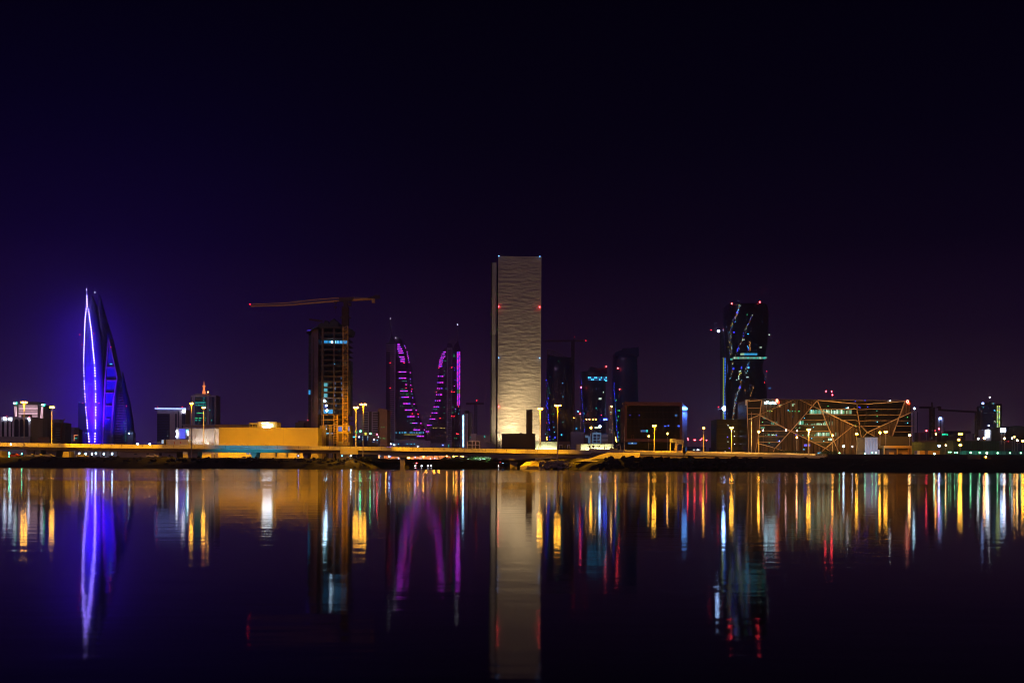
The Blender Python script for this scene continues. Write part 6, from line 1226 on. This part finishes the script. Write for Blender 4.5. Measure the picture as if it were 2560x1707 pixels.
for x, y0, y1, lb in ((23.6, 1130, 1142, 'tall green traffic light glow under the bridge near the left edge'), (54.6, 1132.6, 1135.4, 'small green traffic light left of the first bridge pier')):
    t = thing('traffic_light', lb, 'traffic light', base(x, 410)); MB().tube((ORG[t.name].x, 410, 4), (ORG[t.name].x, 410, W(x, y0, 410).z), .1, .08).build('pole', steely, t); p = W(x, y0, 410)
    MB().box(p.x - .25, p.x + .25, 410.1, 410.5, p.z - 1.0, p.z).build('housing', blackm, t); pane('green_lens', em('signal_green', (.1, 1, .6), 22), t, (x - .8, y0), (x + .8, y1), 410, .3)
t = bld('low_wall', 'low yellow-lit wall behind the bridge columns below the beige mall', 490, 455, 'wall'); wall(t, 450, 528, 1135, 455, .5, yellowwall, zb=4)
p = W(490, 1120, 440); spot('wall_lamp', (p.x, 440, 9), (p.x, 455, 5.5), 9000, SOD, 140, .8, .3, t)
for k in range(8):
    p = W(560 + 30 * k, 1130, 455)
t = bld('post_fence', 'yellow-lit boundary wall with paired dark posts under the bridge before the mall', 720, 440, 'wall'); wall(t, 545, 776, 1130.6, 440, .4, yellowwall, zb=4)
for x in (691, 719, 746.5, 764.5): pane('post', blackm, t, (x - 1.6, 1129.8), (x - .6, 1142), 439.8, .4); pane('post', blackm, t, (x + .6, 1129.8), (x + 1.6, 1142), 439.8, .4)
for px in (580, 650, 720): p = W(px, 1120, 426); spot('wall_lamp', (p.x, 425, 6.6), (p.x, 440, 5), 3200, SOD, 140, .8, .3, t)
t = bld('blue_columns', 'short row of cyan-lit columns under the bridge', 630, 436, 'columns')
for k in range(6): pane('column', em('cyan_column', (.02, .25, .6), .6), t, (617 + 4 * k, 1129), (619 + 4 * k, 1136), 436, .4)
t = thing('box_sign', 'yellow-lit box sign standing in front of the bridge by the crane', 'sign', base(872, 393))
wallbit('sign_box', yellowwall, t, [(851, 1121), (894, 1120), (894, 1135.4), (850.5, 1135)], 392.5, 1.6)
for x in (853, 892): MB().tube(W(x, 1143, 393.2), W(x, 1135, 393.2), .12, .12).build('post', steely, t)
p = W(872, 1110, 385); spot('sign_lamp', (p.x, 384, 16), (p.x, 392.5, 7.5), 9000, SOD, 70, .8, .3, t)
cy = thing('blue_floodlight', 'cyan floodlight on the left bank colouring the bridge girder', 'floodlight', base(610, 393), 'floodlights and small ground lights')
MB().box(ORG[cy.name].x - .6, ORG[cy.name].x + .6, 392.6, 393, 4.1, 4.6).build('housing', craned, cy)
for dx in (-9, 0, 9): spot('cyan_beam', (ORG[cy.name].x + dx, 393.4, 5.2), (ORG[cy.name].x + dx, 402, 7.6), 2300, (.05, .6, 1), 110, .8, .3, cy)
t = thing('bushes', 'dark bushes on the left bank beside the yellow box sign', 'bush', base(945, 388))
b = MB()
for k in range(1200):
    px = 900 + 55 * random.random(); p = W(px, 1140, 389 + random.uniform(-2, 2)); hz = 4.6 + 1.2 * noise.noise(Vector((px * .12, 2, 0))) - max(0, px - 925) * .07; z = 3 + (hz - 3) * math.sqrt(random.random()); s_ = random.uniform(.12, .26)
    n1 = Vector((random.gauss(0, 1), random.gauss(0, 1), random.gauss(0, 1))).normalized(); u = n1.orthogonal().normalized() * s_; v = n1.cross(u).normalized() * s_; c = Vector((p.x, p.y, z)); b.add([c - u, c + v, c + u, c - v], [(0, 1, 2, 3)])
b.build('leaves', leaf, t)

t = bld('striped_car_park', 'orange-lit building with long dark window bands seen under the bridge', 1040, 830)
ow = mat('car_park_wall', (.38, .24, .16), .8, .1, .1)
wall(t, 960, 1128, 1128, 830, 20, ow, zb=2)
for k in range(5): pane('window_band', glassb, t, (962, 1134 + 4.2 * k), (1126, 1135.8 + 4.2 * k), 830, .3)
lit(t, [((x, y), w_, 1.6, m) for x, y, w_, m in [(996.5, 1141.5, 2.2, E_cyan), (996.5, 1146, 2.2, E_cel), (990, 1151, 4, E_cyan), (1008.6, 1149.5, 2, E_cyan), (1075.6, 1135.6, 4, E_cyan), (1094, 1135.4, 4, E_cyan), (1076, 1145, 2.5, E_cyan), (1094, 1144.6, 2.5, E_teal), (1087, 1145.4, 2.2, E_cel), (1050, 1146, 1.4, E_cyan), (1054, 1146, 1.4, E_cyan), (1050, 1149, 1.4, E_cyan), (1054, 1150, 1.4, E_cyan), (972, 1151, 1.6, E_sodd), (978, 1151.6, 1.6, E_sodd), (1069, 1139.5, 1.5, E_cyan), (948, 1136, 10, E_bsgn), (948, 1140, 8, E_cyan), (945, 1144, 8, E_cyan)]], 829.6)
for px in (990, 1035, 1080): p = W(px, 1130, 800); spot('facade_lamp', (p.x, 800, 14), (p.x, 830, 6), 60 * KW, (1, .38, .12), 130, .8, .3, t)
p = W(1037.8, 1142, 800); t = thing('light_box', 'white blue upright light box on a post under the bridge', 'sign', base(1037.8, 795)); pane('sign_face', em('light_box_face', (.3, .5, 1), 12), t, (1036, 1134), (1040, 1141.5), 795, .5); MB().tube(W(1038, 1153, 795.5), W(1038, 1141.5, 795.5), .2, .2).build('post', steely, t); pane('base_light', E_redb, t, (1036.4, 1142.4), (1039.6, 1144), 795, .4)
t = thing('fairy_light_tree', 'small tree wrapped in violet fairy lights left of the river pier', 'tree', base(974, 780)); MB().tube(W(973, 1152, 780), W(973, 1141, 780), .4, .25).build('trunk', bark, t)
b = MB(); random.seed(2)
for k in range(110): a0 = random.uniform(0, math.tau); r_ = random.random() ** .5; b.blob(W(974.5 + 4.5 * r_ * math.cos(a0), 1137.5 + 4.5 * r_ * math.sin(a0), 780 + random.uniform(-2, 2)), .22, n=5, m=4)
b.build('fairy_lights', E_blue, t)
dot('white_lamp', E_wht, t, (973.4, 1140.6), 778, 1.6)
for k, (x, y) in enumerate([(1041.5, 1156.6), (1076.5, 1147.6)]):
    t = thing('red_beacon', ['red beacon low at the water below the light box', 'red beacon before the car park right of the light box'][k], 'beacon', base(x, 776)); MB().tube((W(x, y, 776).x, 776, 1), W(x, y, 776), .12, .12).build('post', steely, t); dot('lens', E_redb, t, (x, y), 776, 1.5)
for k, (x, m) in enumerate([(1038.6, E_whs), (1054, E_whs), (1069.8, E_whs), (1078, E_whs), (1092, E_grnb)]):
    t = thing('quay_light', 'small light at the far waterline, %s' % ['below the light box', 'second from the light box', 'third from the light box', 'fourth from the light box', 'the green one'][k], 'quay light', (W(x, 1163.5, 772).x, 772, 1.0), 'small lights along the far waterline'); MB().tube((W(x, 1163, 772).x, 772.4, .2), (W(x, 1163, 772).x, 772.4, 1.6), .1, .1).build('post', steely, t); dot('lens', m, t, (x, 1164), 772, 1.5)
# dark trees on the spit below the bridge
random.seed(31)
E_leafl = em('leaf_light', (.15, .5, .1), 1.6)
for k, (x, yt, r_) in enumerate([(1113, 1143, 9), (1128, 1146, 11), (1145, 1145, 11), (1163, 1143, 10), (1182, 1138, 13), (1203, 1137, 13), (1222, 1140, 12), (1240, 1144, 11)]):
    Y = 545 + 6 * (k % 3); t = thing('tree', 'dark bushy tree on the spit under the bridge, %s from the left' % ['first', 'second', 'third', 'fourth', 'fifth', 'sixth', 'seventh', 'last'][k], 'tree', base(x, Y), 'trees on the spit under the bridge')
    p = W(x, 1155, Y); zt_ = W(x, yt, Y).z; MB().tube((p.x, Y, 3.6), (p.x + .3, Y, zt_ - 1.2), .3, .12).build('trunk', bark, t); b = MB(); R_ = M2(r_, Y)
    cl = [(random.gauss(0, .42), random.gauss(0, .4), random.random()) for _ in range(16)]
    for _ in range(900):
        c0 = random.choice(cl); c = Vector((p.x + R_ * c0[0] + random.gauss(0, .45), Y + R_ * c0[1] + random.gauss(0, .45), 4.0 + (zt_ - 4.2) * c0[2] * (1 - .4 * abs(c0[0])) + random.gauss(0, .35))); s_ = random.uniform(.14, .3)
        n1 = Vector((random.gauss(0, 1), random.gauss(0, 1), random.gauss(0, 1))).normalized(); u = n1.orthogonal().normalized() * s_; v = n1.cross(u).normalized() * s_; b.add([c - u, c + v, c + u, c - v], [(0, 1, 2, 3)])
    b.build('crown', leaf, t)
t = thing('garden_lights', 'sprinkle of small green and white garden lights among the dark trees', 'garden lights', base(1180, 540)); b = MB(); b2 = MB(); random.seed(6)
for k in range(90):
    x = random.choice((random.gauss(1195, 9), random.gauss(1212, 6), random.uniform(1125, 1225))); y = random.gauss(1146.5, 3.5); (b if k % 3 else b2).blob(W(x, y, 536 + random.random() * 4), random.uniform(.10, .22), n=5, m=4)
b.build('green_lights', E_leafl, t); b2.build('white_lights', em('garden_white', (.6, .75, .7), 3), t)
t = thing('blue_lit_wall', 'low harbour wall washed in deep blue light under the bridge', 'wall', base(1275, 640)); a_ = W(1212, 1152, 652); b__ = W(1335, 1152, 652); MB().box(a_.x, b__.x, 652, 655, .2, W(1280, 1146.5, 652).z).build('wall_face', lilac, t)
for px in (1240, 1262, 1300): p = W(px, 1157, 646); spot('blue_wash', (p.x, 645, 2.5), (p.x, 652, 3.5), 2600, (.03, .04, 1), 150, .8, .3, t)
lit(t, [((x, y), 1.5, 1.5, m) for x, y, m in [(1258, 1152, E_cel), (1257.5, 1157, E_cel), (1258.5, 1160, E_teal), (1266, 1154.5, E_cel), (1250.5, 1154.6, E_red), (1249, 1158, E_cyan), (1247, 1161.5, E_cel), (1262, 1149, E_cyan), (1226, 1162, E_blue), (1231, 1161.5, E_blue)]], 645, None, .4, name='wall_light')
t = thing('boat', 'small orange-lit boat moored by the blue harbour wall', 'boat', (W(1240, 1164, 560).x, 556, 0)); x_ = W(1240, 1164, 556).x
MB().rings([[(x_ - 3.2, 556, .1), (x_ - 2.6, 555, .1), (x_ + 2.4, 555, .1), (x_ + 3.6, 556, .1), (x_ + 2.4, 557, .1), (x_ - 2.6, 557, .1)], [(x_ - 3.7, 556, .95), (x_ - 3, 554.7, .85), (x_ + 2.8, 554.7, .9), (x_ + 4.6, 556, 1.2), (x_ + 2.8, 557.3, .9), (x_ - 3, 557.3, .85)]]).build('hull', mat('boat_orange', (.5, .22, .06), .5, .1, 1), t)
MB().box(x_ - 1.4, x_ + .8, 555.4, 556.6, .9, 1.7).build('cabin', hullw, t); piece('lamp', E_whs, t, (x_ + 1.4, 555.6, 1.6), (.35, .35, .35), 'ball'); piece('lamp', E_sodd, t, (x_ - 2, 555.2, 1.0), (.3, .3, .3), 'ball')

# palms before the glowing wall
random.seed(14)
for k, x in enumerate((1472.7, 1483, 1497, 1511, 1529)):
    Y = 441; zt_ = W(x, 1115.5, Y).z; t = thing('palm_tree', 'young palm before the glowing wall, %s from the left' % ['first', 'second', 'third', 'fourth', 'fifth'][k], 'palm', (W(x, 1120, Y).x, Y, 4), 'palms before the glowing wall')
    X = W(x, 1120, Y).x; MB().tube((X, Y, 4), (X + .1, Y, zt_), .2, .14).build('trunk', bark, t); b = MB()
    for j in range(16):
        a0 = math.tau * j / 16 + random.random() * .3; e_ = random.uniform(-.1, .9); prev = Vector((X + .1, Y, zt_)); dr = Vector((math.cos(a0) * math.cos(e_), math.sin(a0) * math.cos(e_), math.sin(e_)))
        for s_ in range(5):
            nx_ = prev + dr * .34; wv = Vector((-math.sin(a0), math.cos(a0), 0)) * .16 * (1 - s_ / 5.5); wn = wv * .7
            b.add([prev - wv, prev + wv, nx_ + wn - Vector((0, 0, .06)), nx_ - wn - Vector((0, 0, .06))], [(0, 1, 2, 3)]); prev = nx_; dr = (dr + Vector((0, 0, -.32))).normalized()
    b.build('crown', leaf, t)

# parked cars on the left bank
def car(label, px, Y, s=1, m=carp):
    X = W(px, 1140, Y).x; z = 4.0; t = thing('parked_car', label, 'car', (X, Y, z), 'cars parked on the left bank')
    prof_ = [(-2.2, .35), (-2.2, .8), (-1.9, .92), (-1.2, 1.0), (-.7, 1.42), (.7, 1.45), (1.3, 1.0), (2.1, .85), (2.25, .6), (2.25, .35)]
    MB().prism([(X + s * a0, z + b0) for a0, b0 in prof_], Y - .8, Y + .8).build('body', m, t); MB().prism([(X + s * a0, z + b0) for a0, b0 in [(-1.05, 1.02), (-.62, 1.36), (.6, 1.38), (1.1, 1.02)]], Y - .83, Y + .83).build('windows', glassd, t)
    for a0 in (-1.35, 1.4):
        for dy in (-.8, .6): MB().tube((X + s * a0, Y + dy, z + .34), (X + s * a0, Y + dy + .2, z + .34), .34, .34, 14).build('wheel', tyre, t)
    return t
redp = mat('red_car_paint', (.3, .05, .02), .35, .1, 1, metal=.2)
for lb, px, s_, m in (('red car on the left bank left of the first bridge pier', 36, 1, redp), ('pale car on the left bank between the first bridge piers', 75, -1, carp), ('silver car on the left bank below the brown shed', 96, 1, carp), ('pale car on the left bank just left of the yellow shop', 122, -1, carp), ('grey car on the left bank below the row of white lamps', 205, 1, carp), ('pale car on the left bank by the abutment wall', 381, -1, hullw)):
    car(lb, px, 399, s_, m)

# ------------------------------------------------------------------ haze
HAZE = 1
if HAZE:
    hzm = bpy.data.materials.new('night_air'); hzm.use_nodes = True; n = hzm.node_tree.nodes; n.clear()
    o_ = n.new('ShaderNodeOutputMaterial'); v = n.new('ShaderNodeVolumePrincipled'); v.inputs['Color'].default_value = (.8, .8, .85, 1); v.inputs['Density'].default_value = .00028; v.inputs['Anisotropy'].default_value = .85
    hzm.node_tree.links.new(v.outputs[0], o_.inputs['Volume'])
    tag(MB().box(-2600, 2600, -60, 2600, -2.2, 330).build('haze', hzm), kind='stuff')
